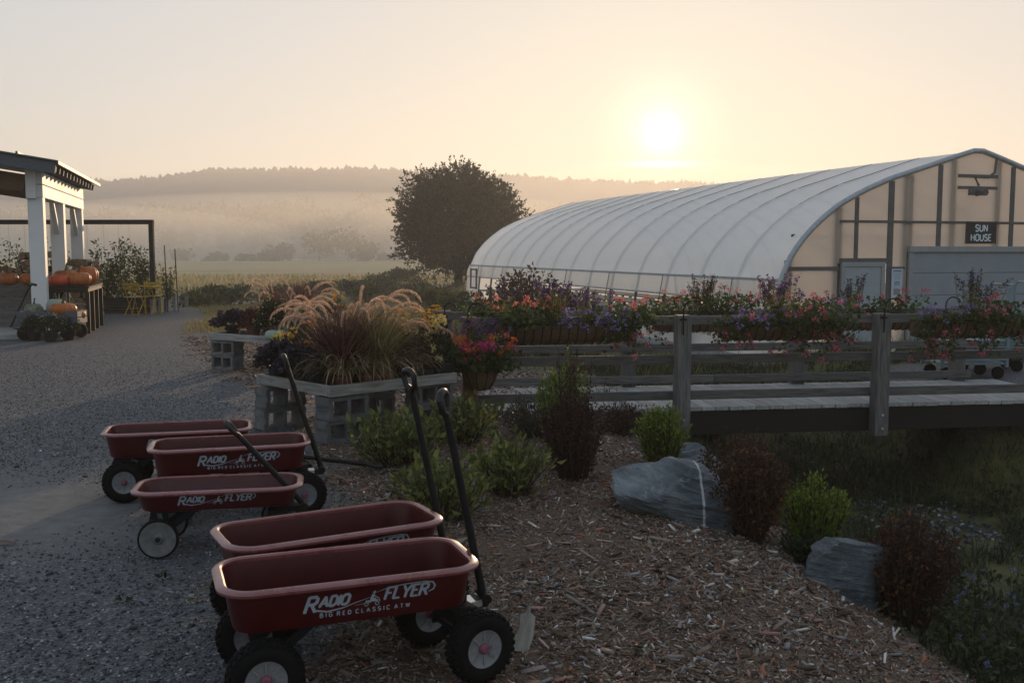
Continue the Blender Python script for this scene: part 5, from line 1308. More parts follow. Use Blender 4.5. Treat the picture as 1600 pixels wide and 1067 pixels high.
# far rail
fl('coral', .30, .0, 'coral geranium on the far rail at its left end', 231, g4_, near=False, h=.26, s_=1.0)
fl('violet', .55, .0, 'purple spikes on the far rail behind the left trough', 232, g4_, near=False, h=.42, s_=.8)
fl('coral', 2.45, .0, 'coral geranium on the far rail behind the first gap', 233, g4_, near=False, h=.28, s_=1.0)
fl('violet', 2.80, .0, 'dark violet spikes on the far rail before the greenhouse side', 234, g4_, near=False, h=.46, s_=1.5, spread=(.26, .08))
fl('coral', 2.95, .0, 'red coral geranium on the far rail under the violet spikes', 235, g4_, near=False, h=.32, s_=1.4)
fl('pink', 3.3, .0, 'pink geranium on the far rail left of the middle spikes', 236, g4_, near=False, h=.30, s_=1.0)
fl('pink', 4.15, .0, 'pink geranium on the far rail in front of the pale door', 237, g4_, near=False, h=.25, s_=1.0, spread=(.2, .08))
fl('violet', 4.62, .0, 'violet spikes on the far rail in front of the notice sheet', 238, g4_, near=False, h=.44, s_=.9, spread=(.14, .08))
fl('pink', 5.05, .0, 'pink geranium on the far rail in front of the overhead door', 239, g4_, near=False, h=.26, s_=1.3, spread=(.24, .08))
fl('lav', 4.4, .0, 'lavender flowers on the far rail left of the notice sheet', 240, g4_, near=False, h=.2, s_=.7)
fl('trail', 2.15, .0, 'green stems hanging from the far rail left of the near middle post', 241, g4_, near=False, h=.2, s_=1.2, spread=(.2, .1))
fl('trail', 4.75, .0, 'green stems hanging from the far rail right of the third post', 242, g4_, near=False, h=.25, s_=1.2, spread=(.2, .1))
# round basket on the first post
hb_x, hb_y = br(.075, -.335); HBZ = .47
hb = thing('hanging_basket', 'round coir basket on the first bridge post', 'basket', (hb_x, hb_y, HBZ), BA)
m = MB(); m.lathe([(.03,-.215),(.09,-.195),(.13,-.13),(.155,-.06),(.17,0),(.15,0)], 28, None, True); m.build('coir_liner', COIR, hb)
for i in range(10):
    a = 2*math.pi*i/10; m = MB(); m.tube([(q*math.cos(a)*1.03, q*math.sin(a)*1.03, z) for q, z in ((.172,0),(.158,-.06),(.132,-.13),(.09,-.198))], .004, 5); m.build('rib', BLACKM, hb)
m = MB(); m.tube([(.176*math.cos(a), .176*math.sin(a), .003) for a in [i*math.pi/12 for i in range(25)]], .005, 5); m.build('rim_wire', BLACKM, hb)
m = MB(); m.lathe([(.0,-.012),(.15,-.012),(.145,.0)], 20); m.build('soil', SOIL, hb)
G5 = 'flowers in the round basket'
for kind, dx, dy, dz, h, s_, lab, sp in (('salvia', -.02, .05, .05, .36, 1.6, 'purple spikes at the back of the round basket', (.17,.08)), ('orange', -.15, -.14, .02, .25, 1.2, 'orange marigolds at the left of the round basket', (.09,.09)), ('orange', .16, -.11, .02, .24, .9, 'orange red marigolds at the right of the round basket', (.09,.08)),
                                     ('magenta', -.04, -.12, 0, .20, 1.7, 'magenta petunias at the front left of the round basket', (.09,.07)), ('magenta', .10, -.09, 0, .20, 1.4, 'magenta petunias at the front right of the round basket', (.10,.07)), ('coral', -.20, -.05, -.02, .09, .5, 'red geranium low on the left of the round basket', (.05,.05))):
    p = (hb_x+dx, hb_y+dy, HBZ+dz); flower_plant(kind, p, lab, 300+int(100*abs(dx)+h*50), G5, s_=s_, spread=sp, h=h)

# ------------------------------------------------------------------ pallet benches on concrete blocks
def block_mesh():
    L_, W_, H_ = .39, .19, .19; m = MB(); m.wall = .032
    t_ = .032
    for y in (-W_/2+t_/2, W_/2-t_/2): m.box((0, y, 0), (L_, t_, H_))
    for x in (-L_/2+t_/2, 0, L_/2-t_/2): m.box((x, 0, 0), (t_, W_-2*t_-.0005, H_-.001))
    # the ends are grooved
    for s_ in (-1, 1):
        for y in (-.055, .055): m.box((s_*(L_/2+.006), y, 0), (.012, .055, H_-.002))
    return m.mesh('concrete_block', CONC)
BLK = block_mesh()
def block(loc, rz, label, group, cores='side'):
    """cores='side': hollow cells open along local y"""
    o = link('concrete_block', BLK, None, loc); o.rotation_euler = Matrix.Rotation(rz, 4, 'Z').to_euler() if cores == 'up' else (Matrix.Rotation(rz, 4, 'Z') @ Matrix.Rotation(math.pi/2, 4, 'X')).to_euler()
    return tag(o, label, 'concrete block', group)
def pallet(name, label, o_, a, ln, wd, z):
    """corner o_ nearest the camera, long side along a, the other side 90 degrees left"""
    t = thing(name, label, 'pallet bench', (*o_, z), a)
    for y in (.02, wd/2, wd-.02): board('runner', (0, y, .045), (ln, y, .045), .04, .09, WOODW, t)
    for x in (.018, ln-.018): board('end_board', (x, .042, .047), (x, wd-.042, .047), .036, .088, WOODW, t)
    n = int(ln/.15)
    for k in range(n): board('slat', (.09+k*(ln-.18)/(n-1), .045, .010), (.09+k*(ln-.18)/(n-1), wd-.045, .010), .10, .02, WOODW, t)
    board('runner', (.02, -.02, -.012), (ln-.02, -.02, -.012), .02, .02, WOODB, t) if False else None
    return t
PA = R(44); PO = (-1.455, 7.90); PZ = .395; PL, PWD = 1.34, 1.16
pallet('pallet_bench', 'whitewashed pallet bench full of grasses and flowers behind the wagons', PO, PA, PL, PWD, PZ)
def pl(x, y): return (PO[0]+math.cos(PA)*x-math.sin(PA)*y, PO[1]+math.sin(PA)*x+math.cos(PA)*y)
for (x, y, nm, q) in ((.20, .14, 'the near corner', 0), (.16, PWD-.12, 'the left corner', 0), (PL-.2, .16, 'the right end', 0), (PL-.2, PWD-.15, 'the back', 0)):
    px, py = pl(x, y)
    for k in range(2):
        rz = PA+(.04 if k else -.03)
        block((px+.008*k, py, g1(px, py)+.095+.192*k), rz, f'{"upper" if k else "lower"} hollow concrete block under {nm} of the front pallet bench', 'concrete blocks under the front pallet bench')
QA = R(-33); QO = (-4.03, 13.2); 
QL, QW = 1.5, 1.15
pallet('pallet_bench', 'whitewashed pallet bench farther back with mums and grasses', QO, QA, QL, QW, PZ)
def ql(x, y): return (QO[0]+math.cos(QA)*x-math.sin(QA)*y, QO[1]+math.sin(QA)*x+math.cos(QA)*y)
for (x, y, nm, sd) in ((.21, .12, 'the left corner', 0), (.65, .75, 'the middle', 1), (1.2, .15, 'the right corner', 0)):
    px, py = ql(x, y)
    for k in range(2): block((px, py, g1(px, py)+.095+.192*k), QA+.08*k+sd*.3, f'{"upper" if k else "lower"} hollow concrete block under {nm} of the back pallet bench', 'concrete blocks under the back pallet bench')
# pots
def pot(loc, r_, h_, m_, parent): m = MB(); m.lathe([(r_*.72,0),(r_*.98,h_*.86),(r_*1.06,h_*.86),(r_*1.06,h_),(r_*.95,h_),(r_*.93,h_*.9)], 18, Matrix.Translation(loc), True); return m.build('pot', m_, parent)
LPUR = leafmat('purple_grass_blades', (.085,.030,.030), (.22,.09,.07), .4)
LTAN = leafmat('tan_grass_blades', (.26,.19,.10), (.48,.38,.22), .45)
LGOLD = leafmat('golden_green_blades', (.22,.19,.06), (.50,.40,.18), .5)
LHEU = leafmat('dark_purple_leaves', (.030,.022,.034), (.085,.068,.105), .2)
LMUM = leafmat('mum_leaves', (.022,.038,.014), (.05,.075,.025), .3)
PLEM = leafmat('lemon_petals', (.50,.42,.05), (.66,.58,.12), .4, var=.2)
LKAL = leafmat('blue_green_leaves', (.09,.15,.095), (.16,.23,.14), .3)
LGRN = leafmat('dark_green_leaves', (.025,.042,.015), (.06,.08,.03), .3)
PLUME = leafmat('fountain_grass_plume', (.70,.48,.36), (.92,.74,.58), .7, var=.25)
TOPZ = PZ+.025
def plumes(t, specs, rg):
    """foxtail plumes: arching stalk whose outer part is a fuzzy tail"""
    Vs = []; paths = []
    for (a, ln, lean, bend, tail) in specs:
        n = 26; th = math.pi/2-lean; p = np.array([rg.normal(0, .03), rg.normal(0, .03), 0.]); pts = [p.copy()]
        for i in range(n):
            f = i/n; th -= bend/n*(.10+3.6*f**3) ; p = p+np.array([math.cos(a)*math.cos(th), math.sin(a)*math.cos(th), math.sin(th)])*ln/n; pts.append(p.copy())
        pts = np.array(pts); paths.append([tuple(q) for q in pts[::3]])
        i0 = n-int(n*tail); seg = pts[i0:]; m_ = 560
        f = rg.uniform(0, 1, m_); idx_ = np.clip((f*(len(seg)-1)).astype(int), 0, len(seg)-2); g_ = f*(len(seg)-1)-idx_
        C = seg[idx_]*(1-g_[:, None])+seg[idx_+1]*g_[:, None]; T_ = unit(seg[idx_+1]-seg[idx_])
        ax_ = unit(np.cross(T_, rg.normal(size=(m_, 3)))); thick = np.sin(np.pi*np.clip(f*.86+.10, 0, 1))**.6
        part_np('plume', *leaf_arrays(C, unit(ax_+T_*.75), .018*thick+.004, .20, .05, rg), PLUME, t)
    stems_mesh(paths, .0028, .0018).build('stalk', LTANM, t)
LTANM = mat('tan_stalk', (.16,.10,.06), .8, .2, 10)
def grass_plant(name, label, loc, seed, n, L_, m, width=.009, lean=(.05,.5), droop=(.6,1.9), plume=(), m2=None, n2=0, L2=(.3,.5), potm=BLACKP, pr=.085, base_r=.05, catg='ornamental grass', ph=.10, pale=None, group=None):
    rg = np.random.default_rng(seed); t = thing(name, label, catg, loc, 0, group)
    pot((0, 0, 0), pr, ph, potm, t)
    def bl(n, L_, mm, nm, lean_, droop_):
        a = rg.uniform(0, 6.28, n); rr_ = rg.uniform(0, base_r, n); L_ = (L_[0]*1.12, L_[1]*1.14); P = np.stack([np.cos(a)*rr_, np.sin(a)*rr_, np.full(n, ph-.03)], -1)
        V, F, _ = blade_arrays(P, a+rg.normal(0, .5, n), rg.uniform(*L_, n), rg.uniform(*droop_, n), width*rg.uniform(.7, 1.3, n), 6, rg, rg.uniform(*lean_, n)); part_np(nm, V, F, mm, t)
    bl(n, L_, m, 'blade', lean, droop)
    if n2: bl(n2, L2, m2, 'dry_blade', (.25, .95), (1.4, 3.0))
    if plume:
        sp = [(rg.uniform(*plume[1]), rg.uniform(*plume[2]), rg.uniform(.02, .30), rg.uniform(2.0, 3.2), rg.uniform(.32, .42)) for _ in range(plume[0])]; plumes(t, sp, rg)
    return t
def at(u, v, z):
    """point at height z under the pixel, used to read positions off the photograph"""
    pr = R(5.16); dx = (u-800)/1555; dz = (533.5-v)/1555
    d = Vector((dx, math.cos(pr)+dz*math.sin(pr), -math.sin(pr)+dz*math.cos(pr))); k = (z-CAM_H)/d.z; return (d.x*k, d.y*k, z)
def onp(x, y): return (*pl(x, y), TOPZ)
FG = 'potted grasses on the front pallet bench'
grass_plant('fountain_grass', 'big purple fountain grass with pale skirt of dry blades at the front of the pallet bench', onp(.28, .22), 401, 430, (.38,.62), LPUR, .0115, (.03,.5), (.2,1.4), (9, (1.2, 4.6), (.82,1.0)), LTAN, 300, (.36,.54), TERRA, .08, .06, group=FG)
grass_plant('fountain_grass', 'purple fountain grass with many glowing foxtail plumes at the back of the pallet bench', onp(.62, .52), 402, 330, (.4,.68), LPUR, .011, (.03,.5), (.3,1.5), (15, (0, 6.28), (.98,1.2)), None, 0, potm=BLACKP, group=FG)
grass_plant('fountain_grass', 'fountain grass with plumes arching to the left over the pallet bench', onp(.36, .58), 403, 240, (.35,.6), LPUR, .011, (.1,.6), (.4,1.6), (8, (1.6, 4.4), (.85,1.08)), None, 0, potm=BLACKP, group=FG)
grass_plant('sedge_grass', 'golden green sedge with long hanging blades in the middle of the pallet bench', onp(.62, .22), 404, 420, (.40,.70), LGOLD, .011, (.03,.55), (.5,2.0), (4, (-1, 2), (.75,.9)), LTAN, 300, (.40,.62), TERRA, .08, .06, group=FG)
grass_plant('sedge_grass', 'tawny sedge behind the golden green one on the pallet bench', onp(.85, .48), 405, 420, (.4,.66), LTAN, .010, (.03,.6), (.6,2.2), (5, (-1, 1.2), (.75,.95)), LPUR, 160, (.3,.55), TERRA, .08, .06, group=FG)
grass_plant('fountain_grass', 'small reddish fountain grass near the right end of the pallet bench', onp(1.08, .32), 406, 240, (.26,.46), LPUR, .010, (.05,.5), (.5,1.6), (5, (-.6, 2.2), (.60,.72)), LTAN, 260, (.25,.42), BLACKP, .09, .05, group=FG)
def leafy(name, label, loc, seed, w_, h, m, n, ls, aspect=.6, catg='plant', flowers=None, fm=None, nf=0, fr=.02, potm=BLACKP, pr=.1, ph=.16, up=.4, group=None, kf=14):
    rg = np.random.default_rng(seed); t = thing(name, label, catg, loc, 0, group)
    if pr: pot((0, 0, 0), pr, ph, potm, t)
    d = rdirs(n, rg, .35); d[:, 2] = np.abs(d[:, 2])*1.0-.12; P = np.array([0, 0, ph])+d*np.array([w_/2, w_/2, h])*rg.uniform(.35, 1.0, (n, 1))**.6
    V, F = leaf_arrays(P, unit(d+np.array([0, 0, up])+rg.normal(0, .45, (n, 3))), rg.uniform(.6, 1.4, n)*ls, aspect, .18, rg); part_np('foliage', V, F, m, t)
    if nf:
        d = rdirs(nf, rg, .9); d[:, 2] = np.abs(d[:, 2]); C = np.array([0, 0, ph])+d*np.array([w_/2, w_/2, h])*rg.uniform(.96, 1.1, (nf, 1)); V, F = heads(C, fr, kf, fr*1.5, rg); part_np('flower', V, F, fm, t, kind='stuff')
    return t
leafy('heuchera_plant', 'low dark purple leafy clump at the left corner of the pallet bench', onp(.12, .98), 411, .42, .22, LHEU, 1100, .036, .8)
leafy('heuchera_plant', 'dark purple ruffled clump hanging over the front of the pallet bench', onp(.10, .62), 412, .40, .20, LHEU, 1100, .034, .8)
leafy('heuchera_plant', 'small dark plum clump between the grass and the left corner', onp(.14, .42), 413, .26, .16, LHEU, 350, .045, .9)
leafy('chrysanthemum_plant', 'yellow flowered mum behind the dark purple clump', onp(.22, 1.06), 414, .32, .26, LMUM, 600, .032, .5, 'flowers', True, PLEM, 34, .012)
leafy('aster_plant', 'dark green bushy plant between the sedges and the small reddish grass', onp(.92, .28), 415, .36, .36, LGRN, 900, .04, .22)
leafy('aster_plant', 'green bushy plant with a few yellow flowers behind the plumes', onp(.40, .95), 416, .40, .42, LGRN, 700, .05, .3, 'flowers', True, PYEL, 12, .018)
# black eyed susans and pale snapdragons at the right end
def susan(label, loc, seed, m, n, h, w_, big=True):
    rg = np.random.default_rng(seed); t = thing('coneflower_plant', label, 'flowers', loc); pot((0, 0, 0), .10, .17, BLACKP, t)
    C = np.stack([rg.normal(0, w_*.4, n), rg.normal(0, w_*.35, n), .17+h*rg.uniform(.72, 1.08, n)], -1); V_, c_ = [], []
    for c in C:
        k = 13; a = np.arange(k)/k*6.283+rg.uniform(0, 6); d = np.stack([np.cos(a), np.sin(a), np.full(k, -.30)], -1); part_np('flower_head', *leaf_arrays(np.repeat(c[None], k, 0)+d*.008, unit(d+rg.normal(0, .08, d.shape)), .038 if big else .026, .38, .05, rg), m, t)
    mm = MB()
    for c in C: mm.lathe([(.003,-.004),(.011,0),(.010,.008),(.003,.013)], 8, Matrix.Translation(tuple(c)))
    mm.build('flower_eye', mat('dark_brown_eye', (.03,.015,.008), .8, .2, 20) if 'dark_brown_eye' not in bpy.data.materials else bpy.data.materials['dark_brown_eye'], t)
    stems_mesh([[(c[0]*.3, c[1]*.3, .15), (c[0]*.8, c[1]*.8, c[2]*.6), tuple(c)] for c in C], .003, .0022).build('stem', bpy.data.materials['green_stem'], t)
    nl = 150; P = np.stack([rg.normal(0, w_*.35, nl), rg.normal(0, w_*.3, nl), .15+rg.uniform(0, h*.6, nl)], -1); V, F = leaf_arrays(P, rdirs(nl, rg, .4), rg.uniform(.06, .11, nl), .4, .15, rg); part_np('foliage', V, F, LGRN, t)
susan('golden black eyed flowers at the right end of the pallet bench', onp(1.24, .30), 421, PYEL, 22, .46, .24)
susan('golden black eyed flowers behind the small reddish grass', onp(1.12, .62), 422, PYEL, 16, .46, .22)
leafy('snapdragon_plant', 'pale yellow flower spires at the right end of the pallet bench', onp(1.26, .14), 423, .22, .40, LGRN, 300, .05, .35, 'flowers', True, PPALE, 22, .018)
leafy('hosta_plant', 'broad leaved green plant low at the right end of the pallet bench', onp(1.28, .10), 424, .22, .12, LGRN, 70, .09, .5)
GP = 'empty black nursery pots along the right edge of the front pallet bench'
for k in range(6): 
    t = thing('nursery_pot', 'small black nursery pot standing along the right edge of the front pallet bench', 'pot', onp(.72+k*.095, .10), 0, GP); pot((0, 0, 0), .045, .10, BLACKP, t)
for k in range(3):
    t = thing('nursery_pot', 'small reddish nursery pot at the front edge of the pallet bench', 'pot', onp(.42+k*.105, .085), 0, 'reddish nursery pots at the front edge of the pallet bench'); pot((0, 0, 0), .045, .11, TERRA, t)
# back bench
def onq(x, y): return (*ql(x, y), TOPZ)
leafy('heuchera_plant', 'dark spreading plant at the left corner of the back pallet bench', onq(.18, .25), 431, .55, .20, LHEU, 500, .06, .8)
leafy('chrysanthemum_plant', 'round dark green mum full of buds on the back pallet bench', onq(.88, .30), 432, .46, .42, LMUM, 1500, .035, .5, 'flowers', True, PPALE, 60, .006, TERRA, .13)
leafy('heuchera_plant', 'brownish leafy plant in a red pot on the back pallet bench', onq(.55, .28), 433, .36, .26, LPUR, 400, .06, .6, potm=TERRA)
grass_plant('fountain_grass', 'dark fountain grass at the left of the back pallet bench', onq(.62, .62), 434, 380, (.4,.66), LPUR, .008, (.03,.5), (.3,1.5), (7, (2, 4.5), (.85,1.0)), None, 0)
grass_plant('fountain_grass', 'upright purple grass with two plumes on the back pallet bench', onq(1.05, .62), 435, 420, (.45,.75), LPUR, .008, (.03,.4), (.2,1.1), (8, (0, 6.28), (.9,1.1)), None, 0)
grass_plant('sedge_grass', 'tawny grass at the right of the back pallet bench', onq(1.25, .5), 436, 300, (.35,.6), LTAN, .008, (.05,.5), (.4,1.6))
leafy('kale_plant', 'blue green ornamental cabbage at the right end of the back pallet bench', onq(1.40, .42), 437, .48, .26, LKAL, 160, .13, .9)
leafy('aster_plant', 'bushy green plant behind the blue green cabbage', onq(1.45, .85), 438, .5, .40, LGRN, 700, .06, .3, 'flowers', True, PYEL, 12, .02)
pumpkin('squash', 'flat pale blue green squash on the corner of the back pallet bench', onq(1.16, .10), .15, .16, PUMPW, 21, cat_='squash', stem=True, stem_h=.04)
pumpkin('gourd', 'small orange and green gourd on the right corner of the back pallet bench', onq(1.38, .12), .095, .15, PUMP, 22, cat_='gourd', stem=True, stem_h=.03)
m = MB(); m.box((0, 0, .10), (.22, .16, .20)); m.box((0, 0, .205), (.24, .18, .02)); o = m.build('plastic_tub', mat('pale_blue_plastic', (.42,.47,.58), .5, .08, 6), None, onq(1.0, 1.0)); o.location.z += .02; o.scale = (1, 1, 1.6); tag(o, 'pale blue plastic tub among the grasses on the back pallet bench', 'tub')
# mums in pots by the wooden cart
for k, (u, v, rr_, lab) in enumerate(((54,532,.21,'potted mum at the left of the group before the wooden cart'),(80,534,.23,'potted mum with pale flowers in the middle before the wooden cart'),(108,531,.22,'potted mum at the right of the group before the wooden cart'),(76,522,.24,'potted mum at the back of the group before the wooden cart'))):
    p = at(u, v, 0); leafy('chrysanthemum_plant', lab, (p[0], p[1], g1(p[0], p[1])), 440+k, rr_*2, .30, LMUM, 1100, .04, .45, 'flowers', True, PPALE, 34 if k == 1 else 12, .006, BLACKP, .12, .19)

# ------------------------------------------------------------------ garden shrubs
LAZ = leafmat('azalea_leaves', (.10,.125,.030), (.29,.30,.075), .5, rough=.4)
LRED = leafmat('dark_red_leaves', (.036,.012,.012), (.085,.028,.018), .35)
LBRN = leafmat('rust_brown_leaves', (.05,.02,.011), (.19,.08,.025), .4)
LCHA = leafmat('yellow_green_leaves', (.12,.18,.018), (.25,.31,.04), .5)
LGRY = leafmat('grey_green_leaves', (.032,.040,.030), (.065,.075,.055), .3)
TWIG = mat('dark_twig', (.035,.02,.014), .85, .3, 20)
def shrub(name, label, x, y, w_, h, m, n_stems, leaves, ls, seed, aspect=.45, spray=.12, upr=.5, spires=0, dpt=1.0, m2=None, taper=.35, group=None, low=0.1):
    """many branched stems fan up from the base; leaves stand along the outer half of every stem"""
    rg = np.random.default_rng(seed); t = thing(name, label, 'shrub', (x, y, g1(x, y)-.02), 0, group); paths = []; P = []; D = []
    for k in range(n_stems):
        a = rg.uniform(0, 6.28); q = rg.uniform(0, 1)**.55; top = h*(1-taper*q*q)*rg.uniform(.82, 1.05)
        b = np.array([math.cos(a)*q*w_*.18, math.sin(a)*q*w_*.18*dpt, 0]); e = np.array([math.cos(a)*q*w_*.5, math.sin(a)*q*w_*.5*dpt, top]); mid = b*.55+e*.45+np.array([0, 0, top*.08])+rg.normal(0, .02, 3)
        if k < spires: e = np.array([math.cos(a)*w_*.30*q, math.sin(a)*w_*.2*q, h*rg.uniform(1.15, 1.45)]); mid = b*.5+e*.5
        paths.append([tuple(b), tuple(mid), tuple(e)])
        c = leaves//n_stems; f = rg.uniform(low, 1, c)**.8; f2 = f[:, None]; pt = (1-f2)**2*b+2*(1-f2)*f2*mid+f2**2*e
        d = rdirs(c, rg, 0); sp_ = spray*(1-.55*f2) if k >= spires else spray*.30
        P.append(pt+d*sp_*rg.uniform(.1, 1, (c, 1))); D.append(unit(d+np.array([0, 0, upr])+unit(e-b)*.4))
    P = np.concatenate(P); D = np.concatenate(D); P[:, 2] = np.maximum(P[:, 2], .015)
    k2 = np.zeros(len(P), bool)
    if m2 is not None: k2 = rg.uniform(0, 1, len(P)) < .0+.55*np.clip((P[:, 2]/h-.35), 0, 1)
    V, F = leaf_arrays(P[~k2], D[~k2], rg.uniform(.6, 1.35, (~k2).sum())*ls, aspect, .2, rg); part_np('foliage', V, F, m, t)
    if m2 is not None: V, F = leaf_arrays(P[k2], D[k2], rg.uniform(.5, 1.0, k2.sum())*ls*.8, aspect, .2, rg); part_np('seed_head', V, F, m2, t, kind='stuff')
    stems_mesh(paths, .006, .002).build('stem', TWIG, t); return t
shrub('azalea_shrub', 'green leathery shrub right beside the concrete blocks', -.86, 7.25, .80, .40, LAZ, 60, 700, .068, 501, .45, .13, .6)
shrub('azalea_shrub', 'green leathery shrub below the first bridge post', -.42, 8.05, .78, .40, LAZ, 60, 640, .068, 502, .45, .13, .6)
shrub('azalea_shrub', 'green leathery shrub nearest the wagons, between the two upright handles', -.42, 5.72, .58, .40, LAZ, 50, 600, .060, 503, .45, .11, .6)
shrub('azalea_shrub', 'green leathery shrub left of the tall dark red shrub', 0.0, 6.32, .58, .39, LAZ, 50, 600, .060, 504, .45, .11, .6)
shrub('azalea_shrub', 'low grey green shrub between the bridge and the green leathery shrubs', .22, 8.35, .75, .36, LGRY, 60, 1200, .04, 505, .35, .08, .7)
shrub('barberry_shrub', 'tall dark red shrub with thin spires in front of the bridge', .42, 6.75, .50, .64, LRED, 110, 4200, .026, 506, .55, .05, .5, 12, .9)
shrub('spirea_shrub', 'yellow green shrub rising behind the tall dark red shrub', .40, 7.25, .44, .86, LCHA, 60, 1800, .035, 507, .5, .06, .8)
shrub('spirea_shrub', 'bright yellow green shrub behind the big boulder', 1.12, 7.35, .40, .52, LCHA, 70, 2400, .032, 508, .5, .06, .9)
shrub('spirea_shrub', 'bright yellow green shrub between the two rust brown shrubs', 1.95, 6.25, .44, .60, LCHA, 70, 2600, .032, 509, .5, .06, .9)
shrub('rust_shrub', 'rust brown drying shrub right of the big boulder', 1.44, 5.92, .50, .64, LBRN, 90, 3200, .034, 510, .5, .06, -.1, 0, 1.0, LRED)
shrub('rust_shrub', 'rust brown drying shrub right of the flat topped boulder', 2.28, 5.60, .60, .72, LBRN, 100, 3600, .034, 511, .5, .06, -.1, 0, 1.0, LRED)
shrub('rust_shrub', 'rust brown shrub farther back below the bridge, left of the bright one', 1.62, 7.0, .6, .55, LBRN, 70, 2000, .034, 512, .5, .06, .1, 0, 1.0, LRED)
shrub('barberry_shrub', 'small purplish shrub at the foot of the bridge beam', .95, 8.6, .5, .3, LRED, 40, 900, .03, 513, .5, .06, .4)
shrub('weedy_plant', 'low green plant between the flat topped boulder and the bright shrub', 1.80, 5.95, .36, .2, LGRN, 30, 500, .05, 514, .4, .06, .6)
rg = np.random.default_rng(6)
# leaning blades, reeds, blue mist flowers, low weeds in the ditch
def blades(name, label, x, y, n, L_, wd, m, seed, lean, droop, base=.06, az=None, catg='plant'):
    r_ = np.random.default_rng(seed); t = thing(name, label, catg, (x, y, g1(x, y)-.02)); a = r_.uniform(0, 6.28, n) if az is None else r_.normal(az, .5, n)
    P = np.stack([r_.normal(0, base, n), r_.normal(0, base, n), np.zeros(n)], -1); V, F, _ = blade_arrays(P, a, r_.uniform(*L_, n), r_.uniform(*droop, n), wd, 6, r_, r_.uniform(*lean, n)); part_np('blade', V, F, m, t)
blades('iris_plant', 'fan of green sword leaves behind the flat topped boulder', 2.20, 6.15, 22, (.3,.5), .022, LGRN, 521, (.3,.9), (.1,.6), .03, 2.6)
for k, (x, y, h, lab) in enumerate(((2.95,7.3,1.15,'tallest reed clump in the ditch under the bridge'),(3.22,7.1,.75,'reed clump right of the tallest one in the ditch'),(3.45,6.2,.8,'thin reeds at the right edge above the blue flowers'),(2.55,7.9,.6,'thin reeds in the ditch left of the tallest clump'),(3.62,6.9,.7,'thin reeds at the right frame edge farther back'))):
    blades('reed_clump', lab, x, y, 13 if k < 2 else 8, (.6*h, h), .012, LGRN, 530+k, (.0,.25), (.0,.35), .10)
for k, (x, y, w_, h, lab) in enumerate(((2.55,5.25,.6,.42,'patch of powder blue mist flowers right of the last rust shrub'),(2.95,5.55,.65,.45,'patch of powder blue mist flowers at the right frame edge'),(2.78,4.75,.55,.36,'nearest low patch of blue mist flowers at the right edge'),(2.75,6.2,.6,.42,'patch of blue mist flowers farther back in the ditch'))):
    r_ = np.random.default_rng(540+k); t = thing('mist_flower', lab, 'flowers', (x, y, g1(x, y)-.02)); n = 800
    P = np.stack([r_.normal(0, w_*.33, n), r_.normal(0, w_*.33, n), h*r_.uniform(.0, .9, n)], -1); V, F = leaf_arrays(P, rdirs(n, r_, .4), r_.uniform(.03, .065, n), .5, .15, r_); part_np('foliage', V, F, LGRN if k else LBUSH, t)
    q = 13; C = np.stack([r_.normal(0, w_*.35, q), r_.normal(0, w_*.35, q), h*r_.uniform(.75, 1.15, q)], -1); V, F = heads(C, .014, 24, .010, r_); part_np('flower', V, F, PBLU, t, kind='stuff')
    stems_mesh([[(c[0]*.6, c[1]*.6, 0), tuple(c)] for c in C], .003, .002).build('stem', bpy.data.materials['green_stem'], t)
# shrub with dark reddish leaves in front of the greenhouse
shrub('smoke_bush', 'dark reddish brown leafy bush in front of the greenhouse side', .30, 20.0, 2.7, 2.2, leafmat('red_brown_bush_leaves', (.055,.028,.022), (.13,.065,.04), .4), 110, 6000, .10, 550, .6, .22, .2, 0, .8, None, .35)
shrub('wild_shrub', 'dark low bush in front of the greenhouse side, right of the reddish one', 1.35, 19.2, 1.3, 1.55, LBUSH, 50, 1200, .09, 551, .5, .18, .3, 0, .8)

# ------------------------------------------------------------------ boulders
def rock_mat():
    m, t, o = newmat('veined_slate_rock'); b = t.nodes.new('ShaderNodeBsdfPrincipled'); t.links.new(b.outputs[0], o.inputs[0])
    c = coords(t, None, True); base = ramp(t, noise(t, 3.2, 8, c, .65), [(.28, (.035,.045,.056)), (.48, (.115,.138,.16)), (.70, (.27,.295,.315))])
    mp = t.nodes.new('ShaderNodeMapping'); t.links.new(c, mp.inputs[0]); mp.inputs['Rotation'].default_value = (.2, .5, .3); mp.inputs['Scale'].default_value = (1.2, 1.2, 4)
    nv = noise(t, 2.2, 5, mp.outputs[0]); mm = t.nodes.new('ShaderNodeMath'); mm.operation = 'SUBTRACT'; mm.inputs[1].default_value = .5; t.links.new(nv, mm.inputs[0])
    ab = t.nodes.new('ShaderNodeMath'); ab.operation = 'ABSOLUTE'; t.links.new(mm.outputs[0], ab.inputs[0])
    vein = ramp(t, ab.outputs[0], [(0, (.55,.55,.55)), (.012, (.0,.0,.0))])
    t.links.new(mixc(t, vein, base, (.34,.35,.35)), b.inputs['Base Color']); b.inputs['Roughness'].default_value = .75
    bp = t.nodes.new('ShaderNodeBump'); bp.inputs['Strength'].default_value = 1.0; bp.inputs['Distance'].default_value = .05; t.links.new(noise(t, 11, 8, mp.outputs[0], .7), bp.inputs['Height']); t.links.new(bp.outputs[0], b.inputs['Normal']); return m
ROCK = rock_mat()
VEIN = mat('white_quartz_vein', (.36,.37,.37), .6, .15, 12, .3, 60)
